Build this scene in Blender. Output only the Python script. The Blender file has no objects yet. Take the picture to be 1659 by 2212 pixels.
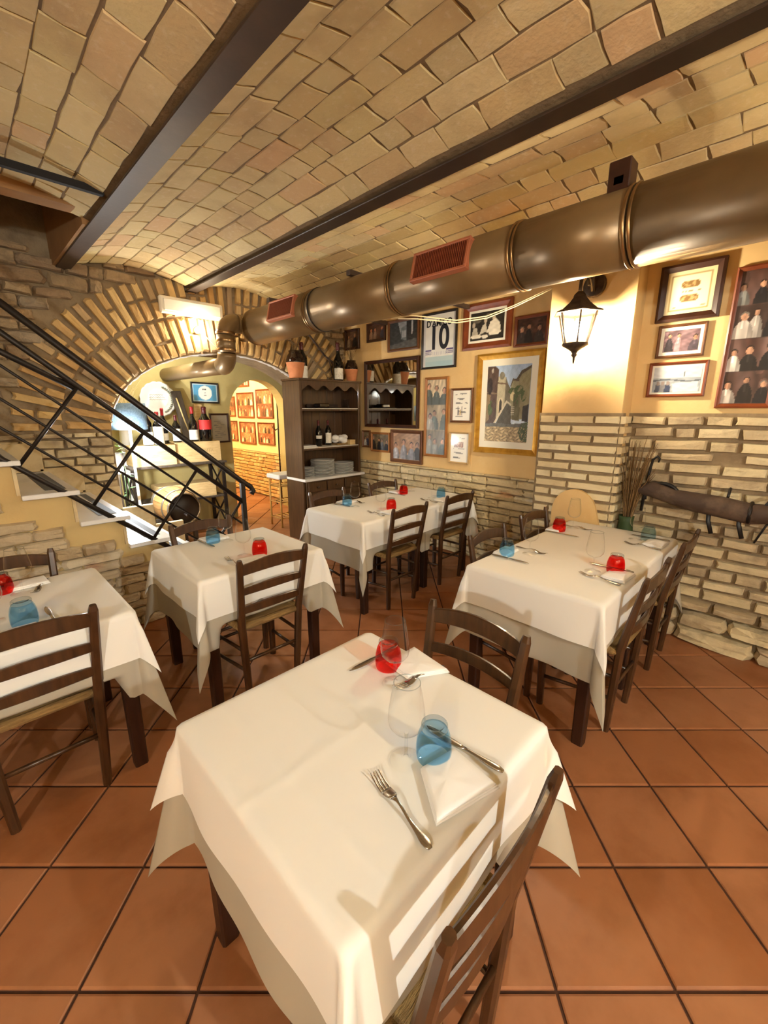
import bpy, math, random
import numpy as np
from mathutils import Vector, Matrix

C = bpy.context.scene.collection
PI = math.pi
S2 = math.sqrt(.5)
# ------------------------------------------------------------------ camera
FPX, FW, FH, HZ, CAMH = 920., 1659, 2212, 885., 1.55
PITCH = math.atan((FH/2-HZ)/FPX)
cam = bpy.data.cameras.new('camera'); cam.sensor_fit = 'VERTICAL'; cam.sensor_height = 24; cam.lens = FPX/FH*24
cam.clip_start = .02
camo = bpy.data.objects.new('camera', cam); C.objects.link(camo)
camo.location = (0, 0, CAMH); camo.rotation_euler = (PI/2-PITCH, 0, -PI/4)
bpy.context.scene.camera = camo
# ------------------------------------------------------------------ world, exposure
w = bpy.data.worlds.new('world'); bpy.context.scene.world = w; w.use_nodes = True
w.node_tree.nodes['Background'].inputs[0].default_value = (1, .84, .66, 1)
w.node_tree.nodes['Background'].inputs[1].default_value = .05
vs = bpy.context.scene.view_settings
vs.view_transform = 'Standard'; vs.look = 'None'; vs.gamma = 1; vs.use_curve_mapping = False
vs.exposure = 1.35
WARM = (1, .88, .68)
NEUTRAL = (.90, 1, 1.09)
P_COLUMN, P_REAR, P_LEFT, P_BULB, P_NICHE, P_SPOT, P_CEIL, P_FAR = 31, 80, 78, 7, 28, 42, 18, 62

# ------------------------------------------------------------------ helpers
def lin(c):
    return tuple((x/12.92 if x <= .04045 else ((x+.055)/1.055)**2.4) for x in c)
def pr(u, v, z):
    a = S2*(u-v); b = S2*(u+v); z = z-CAMH; c, s = math.cos(PITCH), math.sin(PITCH)
    d = b*c-z*s; t = -b*s-z*c
    if d < .05: return None
    return FW/2+FPX*a/d, FH/2+FPX*t/d, d
def rank(p):
    """pieces in view first, nearest first"""
    q = pr(*p)
    if q is None: return 1e6
    x, y, d = q
    out = max(0, -x, x-FW, -y, y-FH)
    return d + (1000+out if out > 60 else 0)
class MB:
    def __init__(s): s.v = []; s.f = []; s.sm = []
    def add(s, vs, fs, smooth=False, M=None):
        o = len(s.v)
        if M is not None: vs = [M @ Vector(p) for p in vs]
        s.v += [tuple(p) for p in vs]; s.f += [tuple(i+o for i in f) for f in fs]; s.sm += [smooth]*len(fs)
        return s
    def box(s, x0, x1, y0, y1, z0, z1, c=0., M=None):
        c = min(c, (x1-x0)*.45, (y1-y0)*.45, (z1-z0)*.45)
        if c <= 0:
            v = [(x, y, z) for z in (z0, z1) for y in (y0, y1) for x in (x0, x1)]
            return s.add(v, [(0, 2, 3, 1), (4, 5, 7, 6), (0, 1, 5, 4), (2, 6, 7, 3), (0, 4, 6, 2), (1, 3, 7, 5)], False, M)
        v = []; X = (x0, x1); Y = (y0, y1); Z = (z0, z1); ix = {}
        for i in (0, 1):
            for j in (0, 1):
                for k in (0, 1):
                    d = (1-2*i, 1-2*j, 1-2*k)
                    for a in range(3):
                        p = [X[i]+c*d[0], Y[j]+c*d[1], Z[k]+c*d[2]]
                        p[a] = (X[i], Y[j], Z[k])[a]
                        ix[i, j, k, a] = len(v); v.append(tuple(p))
        g = lambda *q: [ix[t] for t in q]
        f = []
        for a in range(3):
            b, c2 = (a+1) % 3, (a+2) % 3
            for e in (0, 1):
                q = []
                for m, n in ((0, 0), (1, 0), (1, 1), (0, 1)):
                    t = [0, 0, 0]; t[a] = e; t[b] = m; t[c2] = n
                    q.append(ix[t[0], t[1], t[2], a])
                f.append(q if e else q[::-1])
            for m in (0, 1):
                for n in (0, 1):
                    t0 = [0, 0, 0]; t0[b] = m; t0[c2] = n; t1 = t0[:]; t1[a] = 1
                    q = [ix[t0[0], t0[1], t0[2], b], ix[t1[0], t1[1], t1[2], b], ix[t1[0], t1[1], t1[2], c2], ix[t0[0], t0[1], t0[2], c2]]
                    f.append(q if m == n else q[::-1])
        for i in (0, 1):
            for j in (0, 1):
                for k in (0, 1):
                    q = [ix[i, j, k, a] for a in range(3)]
                    f.append(q if (i+j+k) % 2 else q[::-1])
        return s.add(v, f, False, M)
    def bar(s, p, q, w, h, up=(0, 0, 1), c=0.):
        p = Vector(p); q = Vector(q); d = q-p; L = d.length; d.normalize()
        x = d.cross(Vector(up))
        if x.length < 1e-4: x = d.cross(Vector((1, 0, 0)))
        x.normalize(); y = d.cross(x)
        M = Matrix((( x[0], d[0], -y[0], p[0]), (x[1], d[1], -y[1], p[1]), (x[2], d[2], -y[2], p[2]), (0, 0, 0, 1)))
        return s.box(-w/2, w/2, 0, L, -h/2, h/2, c, M)
    def tube(s, pts, r, n=10, cap=True, smooth=True, flat=1., close=False):
        pts = [Vector(p) for p in pts]; m = len(pts)
        rr = r if isinstance(r, (list, tuple)) else [r]*m
        t0 = (pts[1]-pts[0]).normalized()
        a = t0.cross(Vector((0, 0, 1)))
        if a.length < 1e-3: a = t0.cross(Vector((0, 1, 0)))
        a.normalize(); vs = []
        for i, p in enumerate(pts):
            if close: t = pts[(i+1) % m]-pts[i-1]
            else: t = pts[min(i+1, m-1)]-pts[max(i-1, 0)]
            t.normalize(); a = (a-t*a.dot(t)).normalized(); b = t.cross(a)
            for k in range(n):
                an = 2*PI*k/n
                vs.append(p+a*(math.cos(an)*rr[i])+b*(math.sin(an)*rr[i]*flat))
        fs = [(i*n+k, i*n+(k+1) % n, (i+1)*n+(k+1) % n, (i+1)*n+k) for i in range(m-1) for k in range(n)]
        if close: fs += [((m-1)*n+k, (m-1)*n+(k+1) % n, (k+1) % n, k) for k in range(n)]
        s.add(vs, fs, smooth)
        if cap and not close:
            o = len(s.v)-len(vs)
            s.f += [tuple(o+k for k in range(n))[::-1], tuple(o+(m-1)*n+k for k in range(n))]; s.sm += [False, False]
        return s
    def lathe(s, prof, n=24, cx=0, cy=0, cz=0, smooth=True, M=None, a0=0., a1=2*PI):
        full = abs(a1-a0-2*PI) < 1e-6; nn = n if full else n+1
        vs = []
        for r, z in prof:
            for k in range(nn):
                an = a0+(a1-a0)*k/n
                vs.append((cx+r*math.cos(an), cy+r*math.sin(an), cz+z))
        fs = []
        for i in range(len(prof)-1):
            for k in range(n):
                k2 = (k+1) % nn
                fs.append((i*nn+k, i*nn+k2, (i+1)*nn+k2, (i+1)*nn+k))
        return s.add(vs, fs, smooth, M)
    def prism(s, poly, axis, a, b, smooth=False):
        """polygon (2d) extruded along axis 0/1/2 from a to b"""
        def P(p, t):
            if axis == 0: return (t, p[0], p[1])
            if axis == 1: return (p[0], t, p[1])
            return (p[0], p[1], t)
        n = len(poly); vs = [P(p, a) for p in poly]+[P(p, b) for p in poly]
        fs = [tuple(range(n)), tuple(range(2*n-1, n-1, -1))]+[(i, i+n, (i+1) % n+n, (i+1) % n) for i in range(n)]
        return s.add(vs, fs, smooth)
    def sphere(s, c, r, n=12, m=8, sz=1.):
        prof = [(max(1e-4, r*math.sin(PI*i/m)), -r*sz*math.cos(PI*i/m)) for i in range(m+1)]
        return s.lathe(prof, n, *c)
    def mesh(s, name, m=None, fix=True):
        me = bpy.data.meshes.new(name); me.from_pydata(s.v, [], s.f); me.validate()
        if len(me.polygons) == len(s.sm): me.polygons.foreach_set('use_smooth', s.sm)
        if m: me.materials.append(m)
        if fix and len(me.polygons):
            import bmesh
            b = bmesh.new(); b.from_mesh(me); bmesh.ops.recalc_face_normals(b, faces=b.faces[:]); b.to_mesh(me); b.free()
        return me
    def build(s, name, m, parent=None, loc=None, rot=None, **kw):
        o = bpy.data.objects.new(name, s.mesh(name, m)); C.objects.link(o)
        if parent: o.parent = parent
        if loc is not None: o.location = loc
        if rot is not None: o.rotation_euler = rot
        tag(o, **kw)
        return o
def tag(o, label=None, cat=None, group=None, kind=None):
    if label: o['label'] = label
    if cat: o['category'] = cat
    if group: o['group'] = group
    if kind: o['kind'] = kind
    return o
def thing(name, label, cat, loc=(0, 0, 0), rz=0., group=None, rot=None):
    o = bpy.data.objects.new(name, None); C.objects.link(o); o.empty_display_size = .05
    o.location = loc; o.rotation_euler = rot or (0, 0, rz)
    return tag(o, label, cat, group)
def dup(root, loc=None, rz=None, label=None, group=None, rot=None, sc=None):
    r = root.copy(); C.objects.link(r)
    if loc is not None: r.location = loc
    if rz is not None: r.rotation_euler = (0, 0, rz)
    if rot is not None: r.rotation_euler = rot
    if sc is not None: r.scale = sc
    tag(r, label, None, group)
    for ch in list(root.children):
        c = ch.copy(); C.objects.link(c); c.parent = r
        for g in list(ch.children):
            d = g.copy(); C.objects.link(d); d.parent = c
    return r
def mesh_obj(name, me, parent=None, M=None):
    o = bpy.data.objects.new(name, me); C.objects.link(o)
    if parent: o.parent = parent
    if M is not None: o.matrix_basis = M
    return o
# ------------------------------------------------------------------ materials
def mat(name, col, rough=.6, metal=0., pal=None, nz=None, nz2=None, bump=None, coat=0., spec=.5, stretch=None, space='w', attr=None, emit=None, trans=None):
    m = bpy.data.materials.new(name); m.use_nodes = True
    N = m.node_tree.nodes; L = m.node_tree.links; b = N['Principled BSDF']
    b.inputs['Roughness'].default_value = rough; b.inputs['Metallic'].default_value = metal
    b.inputs['Coat Weight'].default_value = coat; b.inputs['Coat Roughness'].default_value = .06
    b.inputs['Specular IOR Level'].default_value = spec
    b.inputs['Base Color'].default_value = (*lin(col), 1)
    out = None
    if attr:
        a = N.new('ShaderNodeAttribute'); a.attribute_name = attr; out = a.outputs['Color']
    if pal:
        oi = N.new('ShaderNodeObjectInfo'); r = N.new('ShaderNodeValToRGB'); e = r.color_ramp.elements
        while len(e) < len(pal): e.new(.5)
        for i, c in enumerate(pal):
            e[i].position = i/max(1, len(pal)-1); e[i].color = (*lin(c), 1)
        L.new(oi.outputs['Random'], r.inputs[0]); out = r.outputs[0]
    vec = None
    def coords():
        nonlocal vec
        if vec is None:
            if space == 'w': g = N.new('ShaderNodeNewGeometry'); vec = g.outputs['Position']
            else: g = N.new('ShaderNodeTexCoord'); vec = g.outputs['Object']
            if stretch:
                mp = N.new('ShaderNodeMapping'); mp.inputs['Scale'].default_value = stretch
                L.new(vec, mp.inputs[0]); vec = mp.outputs[0]
        return vec
    for q in (nz, nz2):
        if not q: continue
        sc, c2, lo, hi = q[:4]
        t = N.new('ShaderNodeTexNoise'); t.inputs['Scale'].default_value = sc; t.inputs['Detail'].default_value = 5; t.inputs['Roughness'].default_value = .6
        L.new(coords(), t.inputs['Vector'])
        mr = N.new('ShaderNodeMapRange'); mr.inputs[1].default_value = lo; mr.inputs[2].default_value = hi
        if len(q) > 4: mr.inputs[4].default_value = q[4]
        L.new(t.outputs[0], mr.inputs[0])
        mx = N.new('ShaderNodeMix'); mx.data_type = 'RGBA'
        L.new(mr.outputs[0], mx.inputs[0])
        if out is not None: L.new(out, mx.inputs[6])
        else: mx.inputs[6].default_value = (*lin(col), 1)
        mx.inputs[7].default_value = (*lin(c2), 1); out = mx.outputs[2]
    if out is not None: L.new(out, b.inputs['Base Color'])
    if bump:
        t = N.new('ShaderNodeTexNoise'); t.inputs['Scale'].default_value = bump[0]; t.inputs['Detail'].default_value = 6
        L.new(coords(), t.inputs['Vector'])
        bp = N.new('ShaderNodeBump'); bp.inputs['Strength'].default_value = bump[1]; bp.inputs['Distance'].default_value = bump[2]
        L.new(t.outputs[0], bp.inputs['Height']); L.new(bp.outputs[0], b.inputs['Normal'])
    if emit:
        b.inputs['Emission Color'].default_value = (*emit[0], 1); b.inputs['Emission Strength'].default_value = emit[1]
    if trans: b.inputs['Transmission Weight'].default_value = trans
    return m
def glass(name, tint=(1, 1, 1), gloss=.07, rough=.02, edge=.55):
    m = bpy.data.materials.new(name); m.use_nodes = True
    N = m.node_tree.nodes; L = m.node_tree.links; N.remove(N['Principled BSDF'])
    t = N.new('ShaderNodeBsdfTransparent'); t.inputs[0].default_value = (*tint, 1)
    g = N.new('ShaderNodeBsdfGlossy'); g.inputs['Roughness'].default_value = rough
    lw = N.new('ShaderNodeLayerWeight'); lw.inputs[0].default_value = .5
    pw_ = N.new('ShaderNodeMath'); pw_.operation = 'POWER'; pw_.inputs[1].default_value = 3.4; L.new(lw.outputs['Facing'], pw_.inputs[0])
    mr = N.new('ShaderNodeMapRange'); mr.inputs[3].default_value = gloss; mr.inputs[4].default_value = edge
    L.new(pw_.outputs[0], mr.inputs[0])
    mx = N.new('ShaderNodeMixShader'); L.new(mr.outputs[0], mx.inputs[0]); L.new(t.outputs[0], mx.inputs[1]); L.new(g.outputs[0], mx.inputs[2])
    L.new(mx.outputs[0], N['Material Output'].inputs[0])
    return m
def emit(name, col, power, r):
    """emission of a small bulb of radius r giving off about `power` watts"""
    m = bpy.data.materials.new(name); m.use_nodes = True
    N = m.node_tree.nodes; L = m.node_tree.links; N.remove(N['Principled BSDF'])
    e = N.new('ShaderNodeEmission'); e.inputs[0].default_value = (*col, 1); e.inputs[1].default_value = power/(PI*4*PI*r*r)
    L.new(e.outputs[0], N['Material Output'].inputs[0])
    return m
YB = [(.80, .70, .50), (.74, .62, .43), (.84, .75, .55), (.70, .57, .41), (.78, .66, .46), (.82, .73, .54), (.72, .55, .40)]
M = dict(
    mortar=mat('mortar', (.58, .50, .38), .95, nz=(6, (.47, .39, .29), .4, .7), bump=(40, .6, .01)),
    vmortar=mat('vault_mortar', (.50, .41, .29), .95, nz=(5, (.40, .32, .22), .4, .7), bump=(40, .6, .01)),
    vbrick=mat('vault_brick', (.7, .6, .4), .9, pal=[(.80, .72, .53), (.78, .69, .49), (.73, .62, .45), (.83, .75, .56), (.76, .68, .47), (.78, .64, .47), (.81, .73, .53), (.72, .64, .47)], nz=(2.2, (.62, .51, .36), .48, .75, .7), nz2=(30, (.86, .80, .66), .55, .8, .5), bump=(60, .5, .006)),
    brick=mat('pale_brick', (.8, .7, .5), .9, pal=[(.89, .83, .67), (.84, .76, .59), (.91, .86, .71), (.86, .79, .62), (.80, .71, .54)], nz=(4, (.70, .61, .46), .52, .8, .7), bump=(70, .5, .006)),
    rbrick=mat('worn_brick', (.7, .6, .45), .92, pal=[(.82, .75, .59), (.71, .63, .49), (.87, .80, .64), (.63, .55, .43), (.78, .70, .55), (.85, .78, .61), (.68, .60, .47)], nz=(5, (.52, .44, .34), .5, .75, .85), bump=(45, .6, .01)),
    voussoir=mat('arch_brick', (.8, .66, .42), .9, pal=[(.83, .70, .46), (.78, .63, .40), (.86, .74, .51), (.74, .58, .36), (.81, .67, .44), (.62, .53, .42)], nz=(5, (.62, .48, .31), .5, .8, .6), bump=(60, .5, .006)),
    rubble=mat('rubble_stone', (.6, .5, .36), .95, pal=[(.64, .54, .40), (.57, .48, .36), (.70, .60, .45), (.61, .49, .35), (.55, .48, .39), (.68, .60, .48)], nz=(7, (.46, .38, .29), .45, .75, .8), bump=(18, .9, .03)),
    ledge=mat('ledge_stone', (.8, .72, .55), .9, pal=[(.84, .77, .61), (.80, .72, .55), (.87, .81, .66), (.82, .74, .57), (.75, .67, .52), (.84, .77, .60)], nz=(8, (.62, .53, .40), .5, .8, .7), bump=(35, .8, .012)),
    ledge2=mat('stair_ledge_stone', (.8, .72, .6), .9, pal=[(.78, .71, .58), (.72, .64, .51), (.82, .76, .64), (.74, .66, .53)], nz=(8, (.62, .54, .43), .5, .8, .7), bump=(35, .8, .012)),
    plaster=mat('ochre_plaster', (.88, .75, .52), .85, nz=(1.6, (.83, .67, .43), .4, .75), nz2=(7, (.90, .79, .58), .55, .8, .5), bump=(25, .25, .01)),
    splaster=mat('stair_plaster', (.80, .70, .48), .85, nz=(1.3, (.75, .63, .41), .4, .75), bump=(20, .25, .01)),
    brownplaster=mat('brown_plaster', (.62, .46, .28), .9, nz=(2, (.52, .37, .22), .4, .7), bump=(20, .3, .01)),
    olive=mat('olive_plaster', (.72, .65, .42), .85, nz=(2, (.66, .58, .36), .4, .75), bump=(25, .2, .01)),
    cream=mat('cream_plaster', (.93, .85, .64), .85, nz=(2, (.90, .80, .56), .4, .75)),
    orangebrick=mat('orange_brick', (.8, .6, .35), .9, pal=[(.84, .68, .44), (.79, .62, .38), (.88, .74, .51), (.75, .58, .35)], nz=(10, (.64, .47, .27), .5, .8, .7), bump=(40, .6, .01)),
    grout=mat('floor_grout', (.30, .18, .11), .95, nz=(8, (.22, .13, .08), .4, .7)),
    tile=mat('terracotta', (.6, .38, .24), .42, pal=[(.65, .43, .28), (.61, .39, .24), (.67, .45, .30), (.59, .37, .22), (.66, .45, .31), (.62, .40, .24)], nz=(3.6, (.50, .30, .16), .46, .74, .75), nz2=(1.4, (.70, .50, .35), .5, .76, .65), bump=(20, .12, .006), spec=.4),
    steel=mat('dark_steel_beam', (.23, .175, .13), .45, .2, nz=(4, (.29, .22, .16), .45, .75), bump=(30, .15, .004)),
    iron=mat('wrought_iron', (.15, .12, .10), .45, .4, nz=(20, (.22, .17, .13), .5, .8)),
    wood=mat('dark_walnut', (.30, .19, .10), .33, nz=(5, (.20, .122, .06), .35, .7), stretch=(8, 8, 1.2), space='o', coat=.25, bump=(8, .08, .004)),
    cupwood=mat('cupboard_oak', (.33, .225, .12), .4, nz=(4, (.24, .155, .075), .35, .7), stretch=(9, 9, 1), space='o', coat=.15, bump=(8, .08, .004)),
    tablewood=mat('table_walnut', (.22, .12, .07), .4, nz=(5, (.15, .08, .045), .35, .7), stretch=(8, 8, 1), space='o'),
    rush=mat('woven_rush', (.62, .49, .28), .8, nz=(9, (.42, .31, .16), .4, .7), stretch=(1, 8, 8), space='o', bump=(60, .8, .006)),
    cloth=mat('white_linen', (.93, .92, .89), .85, bump=(300, .03, .001), spec=.2),
    under=mat('ecru_linen', (.70, .67, .60), .9, bump=(260, .05, .001), spec=.15),
    napkin=mat('white_napkin', (.95, .94, .92), .85, bump=(240, .1, .001), spec=.2),
    clear=glass('clear_glass', (.985, .99, .99), .012, .01, .9),
    clearbase=glass('clear_thick_glass', (.80, .85, .88), .04, .02, .8),
    red=glass('red_glass', (.96, .22, .17), .03, .02, .35),
    blue=glass('blue_glass', (.64, .83, .97), .03, .02, .35),
    lblue=glass('pale_blue_glass', (.78, .88, .92), .03, .02, .35),
    silver=mat('stainless', (.74, .72, .70), .26, 1.),
    duct=mat('bronze_duct', (.50, .40, .26), .36, .35, nz=(3, (.45, .355, .225), .4, .7), bump=(3, .05, .01)),
    ductring=mat('duct_collar', (.60, .47, .31), .3, .85),
    vent=mat('vent_copper_red', (.68, .40, .27), .5, .1),
    ventdark=mat('vent_slat', (.52, .25, .15), .5, .1),
    black=mat('black_gap', (.05, .03, .02), .8),
    lantern=mat('lantern_iron', (.30, .24, .19), .5, .5, nz=(30, (.20, .15, .11), .4, .7)),
    pane=glass('lantern_pane', (.97, .93, .85), .04, .1, .4),
    goldframe=mat('gilt_frame', (.80, .60, .22), .35, .55, nz=(12, (.66, .46, .13), .4, .7), bump=(40, .2, .003)),
    frame_dark=mat('dark_brown_frame', (.26, .14, .08), .4, nz=(6, (.18, .09, .05), .4, .7)),
    frame_red=mat('cherry_frame', (.52, .26, .13), .38, nz=(6, (.42, .19, .09), .4, .7)),
    frame_mid=mat('chestnut_frame', (.44, .28, .16), .4, nz=(6, (.34, .20, .11), .4, .7)),
    frame_lite=mat('honey_frame', (.66, .44, .24), .4, nz=(6, (.58, .36, .18), .4, .7)),
    frame_black=mat('black_frame', (.13, .10, .09), .35),
    frame_oak=mat('pale_oak_frame', (.76, .63, .43), .45),
    mount=mat('cream_mount', (.93, .91, .84), .8),
    paper=mat('white_paper', (.92, .90, .85), .7),
    pprint=mat('print', (.5, .5, .5), .4, attr='Col', coat=.5),
    matte=mat('matte_print', (.5, .5, .5), .6, attr='Col'),
    ink=mat('black_ink', (.10, .10, .14), .6),
    purple=mat('purple_cloth', (.28, .22, .48), .7),
    mirror=mat('mirror_glass', (.80, .78, .74), .03, 1.),
    marble=mat('white_marble', (.90, .89, .87), .3, nz=(5, (.80, .79, .77), .5, .75)),
    travertine=mat('travertine', (.83, .75, .58), .7, nz=(7, (.72, .62, .45), .45, .75), bump=(30, .3, .006)),
    strip=mat('grey_grip_strip', (.38, .39, .40), .8),
    terracotta=mat('pot_clay', (.78, .50, .32), .75, nz=(9, (.68, .41, .25), .45, .75)),
    glaze=mat('dark_glaze', (.14, .08, .05), .12, coat=.4),
    bottle=mat('dark_bottle', (.045, .035, .03), .08, coat=.5),
    label=mat('bottle_label', (.92, .90, .84), .6, nz=(40, (.80, .76, .68), .5, .7)),
    redlabel=mat('red_bottle_label', (.78, .18, .17), .6),
    redcap=mat('red_capsule', (.62, .10, .11), .35),
    maroon=mat('maroon_capsule', (.33, .08, .09), .35),
    goldcap=mat('gold_capsule', (.70, .55, .30), .35, .6),
    porcelain=mat('porcelain', (.90, .89, .86), .2, coat=.3),
    pinebox=mat('pine_crate', (.86, .74, .52), .6, nz=(4, (.76, .62, .40), .4, .7), stretch=(2, 10, 10), space='o', bump=(12, .1, .003)),
    bamboo=mat('bamboo', (.78, .60, .30), .45),
    shade=mat('slate_blue_shade', (.44, .53, .60), .85, nz=(60, (.37, .46, .53), .4, .6), trans=0.0),
    whiteplastic=mat('white_plastic', (.93, .90, .83), .45),
    barrelwood=mat('barrel_oak', (.66, .50, .30), .5, nz=(4, (.52, .37, .20), .4, .7), stretch=(9, 1, 9), space='o'),
    barreldark=mat('barrel_head', (.12, .08, .06), .5),
    hoop=mat('steel_hoop', (.70, .68, .64), .35, .9),
    plank=mat('weathered_plank', (.30, .25, .19), .8, nz=(6, (.20, .16, .12), .4, .7), stretch=(6, 6, 1), space='o'),
    rope=mat('straw_rope', (.80, .70, .48), .8),
    twig=mat('pale_twig', (.86, .76, .56), .8),
    dtwig=mat('dry_stalk', (.48, .36, .20), .85, nz=(10, (.34, .24, .12), .4, .7)),
    leaf=mat('leaf_green', (.45, .58, .16), .6), leafd=mat('leaf_dark', (.20, .28, .14), .6),
    flower=mat('white_flower', (.93, .92, .86), .7),
    oldwood=mat('old_yoke_wood', (.26, .19, .14), .75, nz=(7, (.40, .32, .25), .5, .75), bump=(20, .4, .01)),
    leather=mat('black_leather', (.07, .05, .045), .5),
    cable=mat('cream_cable', (.86, .78, .62), .6),
    bulbcap=mat('bulb_socket', (.85, .80, .70), .5),
    tray=mat('dark_tray', (.16, .10, .06), .4),
)
RNG = random.Random(7)
# ------------------------------------------------------------------ bricks, stones, tiles
_cache = {}
def piece(kind, i, m):
    key = (kind, i, m.name)
    if key in _cache: return _cache[key]
    r = random.Random(hash((kind, i)) & 0xffff if False else i*31+len(kind)*7)
    n, e, sh, jx, jy = dict(brick=(2, .035, .35, .022, .12), stone=(3, .07, .45, .04, .22), tile=(1, .012, .2, .0, 0.), slab=(2, .04, .3, .02, .12), vbrick=(2, .016, .3, .028, .10))[kind]
    per = []
    for a, b in (((-.5, -.5), (.5, -.5)), ((.5, -.5), (.5, .5)), ((.5, .5), (-.5, .5)), ((-.5, .5), (-.5, -.5))):
        for k in range(n):
            t = k/n; per.append((a[0]+(b[0]-a[0])*t, a[1]+(b[1]-a[1])*t))
    if kind == 'stone':   # knock the corners off
        per = [(x*(.96 if abs(abs(x)-.5) < .01 and abs(abs(z)-.5) < .01 else 1), z*(.94 if abs(abs(x)-.5) < .01 and abs(abs(z)-.5) < .01 else 1)) for x, z in per]
    P = len(per); v = []
    jit = [(r.uniform(-jx, jx), r.uniform(-jx*1.6, jx*1.6)) for _ in per]
    for y, k in ((.5, 1.), (-.5+sh, 1.), (-.5, 1-2*e)):
        for (x, z), (a, b) in zip(per, jit):
            v.append(((x+a)*(k if y < -.4 else 1)*1., y+(r.uniform(-jy, jy)*.6 if y < -.4 else 0), (z+b)*(1-2*e*1.6 if y < -.4 else 1)))
    v.append((r.uniform(-.1, .1), -.5+r.uniform(-jy, jy)*.8, r.uniform(-.1, .1))); c = len(v)-1
    f = [(q*P+k, q*P+(k+1) % P, (q+1)*P+(k+1) % P, (q+1)*P+k) for q in (0, 1) for k in range(P)]
    f += [(2*P+k, 2*P+(k+1) % P, c) for k in range(P)]
    mb = MB().add(v, f); me = mb.mesh(kind, m, False); _cache[key] = me; me['n'] = 1
    return me
class Field:
    """collects like pieces of one wall, then builds the ones that show most as parts and the rest as one part"""
    def __init__(s): s.it = []
    def put(s, loc, right, into, up, w, d, h, spin=0.):
        R = Vector(right); I = Vector(into); U = Vector(up)
        if spin:
            c, q = math.cos(spin), math.sin(spin); R, U = R*c+U*q, U*c-R*q
        L = Vector(loc)
        Mx = Matrix(((R[0]*w, I[0]*d, U[0]*h, L[0]), (R[1]*w, I[1]*d, U[1]*h, L[1]), (R[2]*w, I[2]*d, U[2]*h, L[2]), (0, 0, 0, 1)))
        s.it.append((rank(L), Mx))
    def flush(s, parent, name, kind, m, limit=300, nvar=8):
        s.it.sort(key=lambda t: t[0])
        for j, (q, Mx) in enumerate(s.it[:limit]):
            mesh_obj(name, piece(kind, RNG.randrange(nvar), m), parent, Mx)
        rest = s.it[limit:]
        if rest:
            mb = MB()
            for q, Mx in rest:
                me = piece(kind, RNG.randrange(nvar), m)
                mb.add([Mx @ v.co for v in me.vertices], [tuple(p.vertices) for p in me.polygons])
            o = bpy.data.objects.new(name+'_rest', mb.mesh(name+'_rest', m, False)); C.objects.link(o); o.parent = parent; o['kind'] = 'stuff'
def courses(F, x0, x1, z0, z1, place, rowh, joint, lens, seed, ok=None, hv=0., wv=0.):
    """rows of pieces; place(x, z) gives the world point; returns nothing, fills F"""
    r = random.Random(seed); z = z0; row = 0
    while z < z1-.4*rowh:
        h = min(rowh*(1+r.uniform(-hv, hv)), z1-z)
        x = x0-r.random()*lens[0]*.6
        while x < x1:
            l = r.choice(lens)*(1+r.uniform(-wv, wv)); a, b = max(x, x0), min(x+l, x1)
            if b-a > .035:
                cx, cz = (a+b)/2, z+h/2
                if ok is None or ok(cx, cz, b-a, h): place(F, cx, cz, b-a-joint, h-joint, r)
            x += l
        z += h; row += 1
# ================================================================== THE SETTING
U0, UR, UC = 3.78, 3.42, 3.25          # picture wall, brick wall, pillar face
V0, V5 = 4.5, 5.9                      # arch wall, niche wall
ULEFT, VREAR = -2.2, -2.3
BEAMS = [-1.16, -.155, .85, 1.855, 2.86]
BZ, RISE = 2.66, .10
UCOL0, UCOL1 = .955, 1.53              # pillar extent along the wall
def vault(u):
    """height of the mortar surface of the brick vaults"""
    e = [ULEFT-.1]+BEAMS+[U0+.02]
    for a, b in zip(e[:-1], e[1:]):
        if a <= u <= b:
            t = (u-(a+b)/2)/((b-a)/2)
            return BZ+.014+RISE*(1-t*t)
    return BZ
# ---- floor
fl = MB().box(ULEFT-.3, 4.6, VREAR-.3, 9.8, -.12, -.006).build('floor', M['grout'], kind='structure', label='terracotta tile floor laid diagonally with dark grout')
F = Field(); tp = .328; g0 = (1.384, .251)
for i in range(-32, 33):
    for j in range(-32, 33):
        x = g0[0]+S2*tp*((i+.5)+(j+.5)); y = g0[1]+S2*tp*((j+.5)-(i+.5))
        inside = (ULEFT < x < 4.0 and VREAR < y < V0+.2) or (1.0 < x < 4.2 and V0 < y < 9.5)
        if not inside: continue
        F.put((x, y, -.006), (S2, -S2, 0), (0, 0, -1), (S2, S2, 0), tp-.009, .014, tp-.009)
F.flush(fl, 'tile', 'tile', M['tile'], 300, 1)
# ---- ceiling: shallow brick vaults between steel beams
ST_V, ST_U = 3.42, .80                 # stairwell opening in the ceiling
mb = MB()
e = [ULEFT-.1]+BEAMS+[U0+.02]
for a, b in zip(e[:-1], e[1:]):
    n = 14; us = [a+(b-a)*k/n for k in range(n+1)]
    v1 = ST_V if b < ST_U+.1 else V0+.05
    for x0, x1 in zip(us[:-1], us[1:]):
        za, zb = vault(x0+1e-6), vault(x1-1e-6)
        vs_ = [(x0, VREAR-.1, za), (x1, VREAR-.1, zb), (x1, v1, zb), (x0, v1, za)]
        vs_ += [(p[0], p[1], BZ+.30) for p in vs_]
        mb.add(vs_, [(0, 1, 2, 3), (7, 6, 5, 4), (0, 3, 7, 4), (1, 5, 6, 2), (0, 4, 5, 1), (3, 2, 6, 7)], False)
ceil = mb.build('ceiling', M['vmortar'], kind='structure', label='ceiling of shallow pale brick vaults between dark steel beams')
F = Field(); r = random.Random(3)
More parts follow.
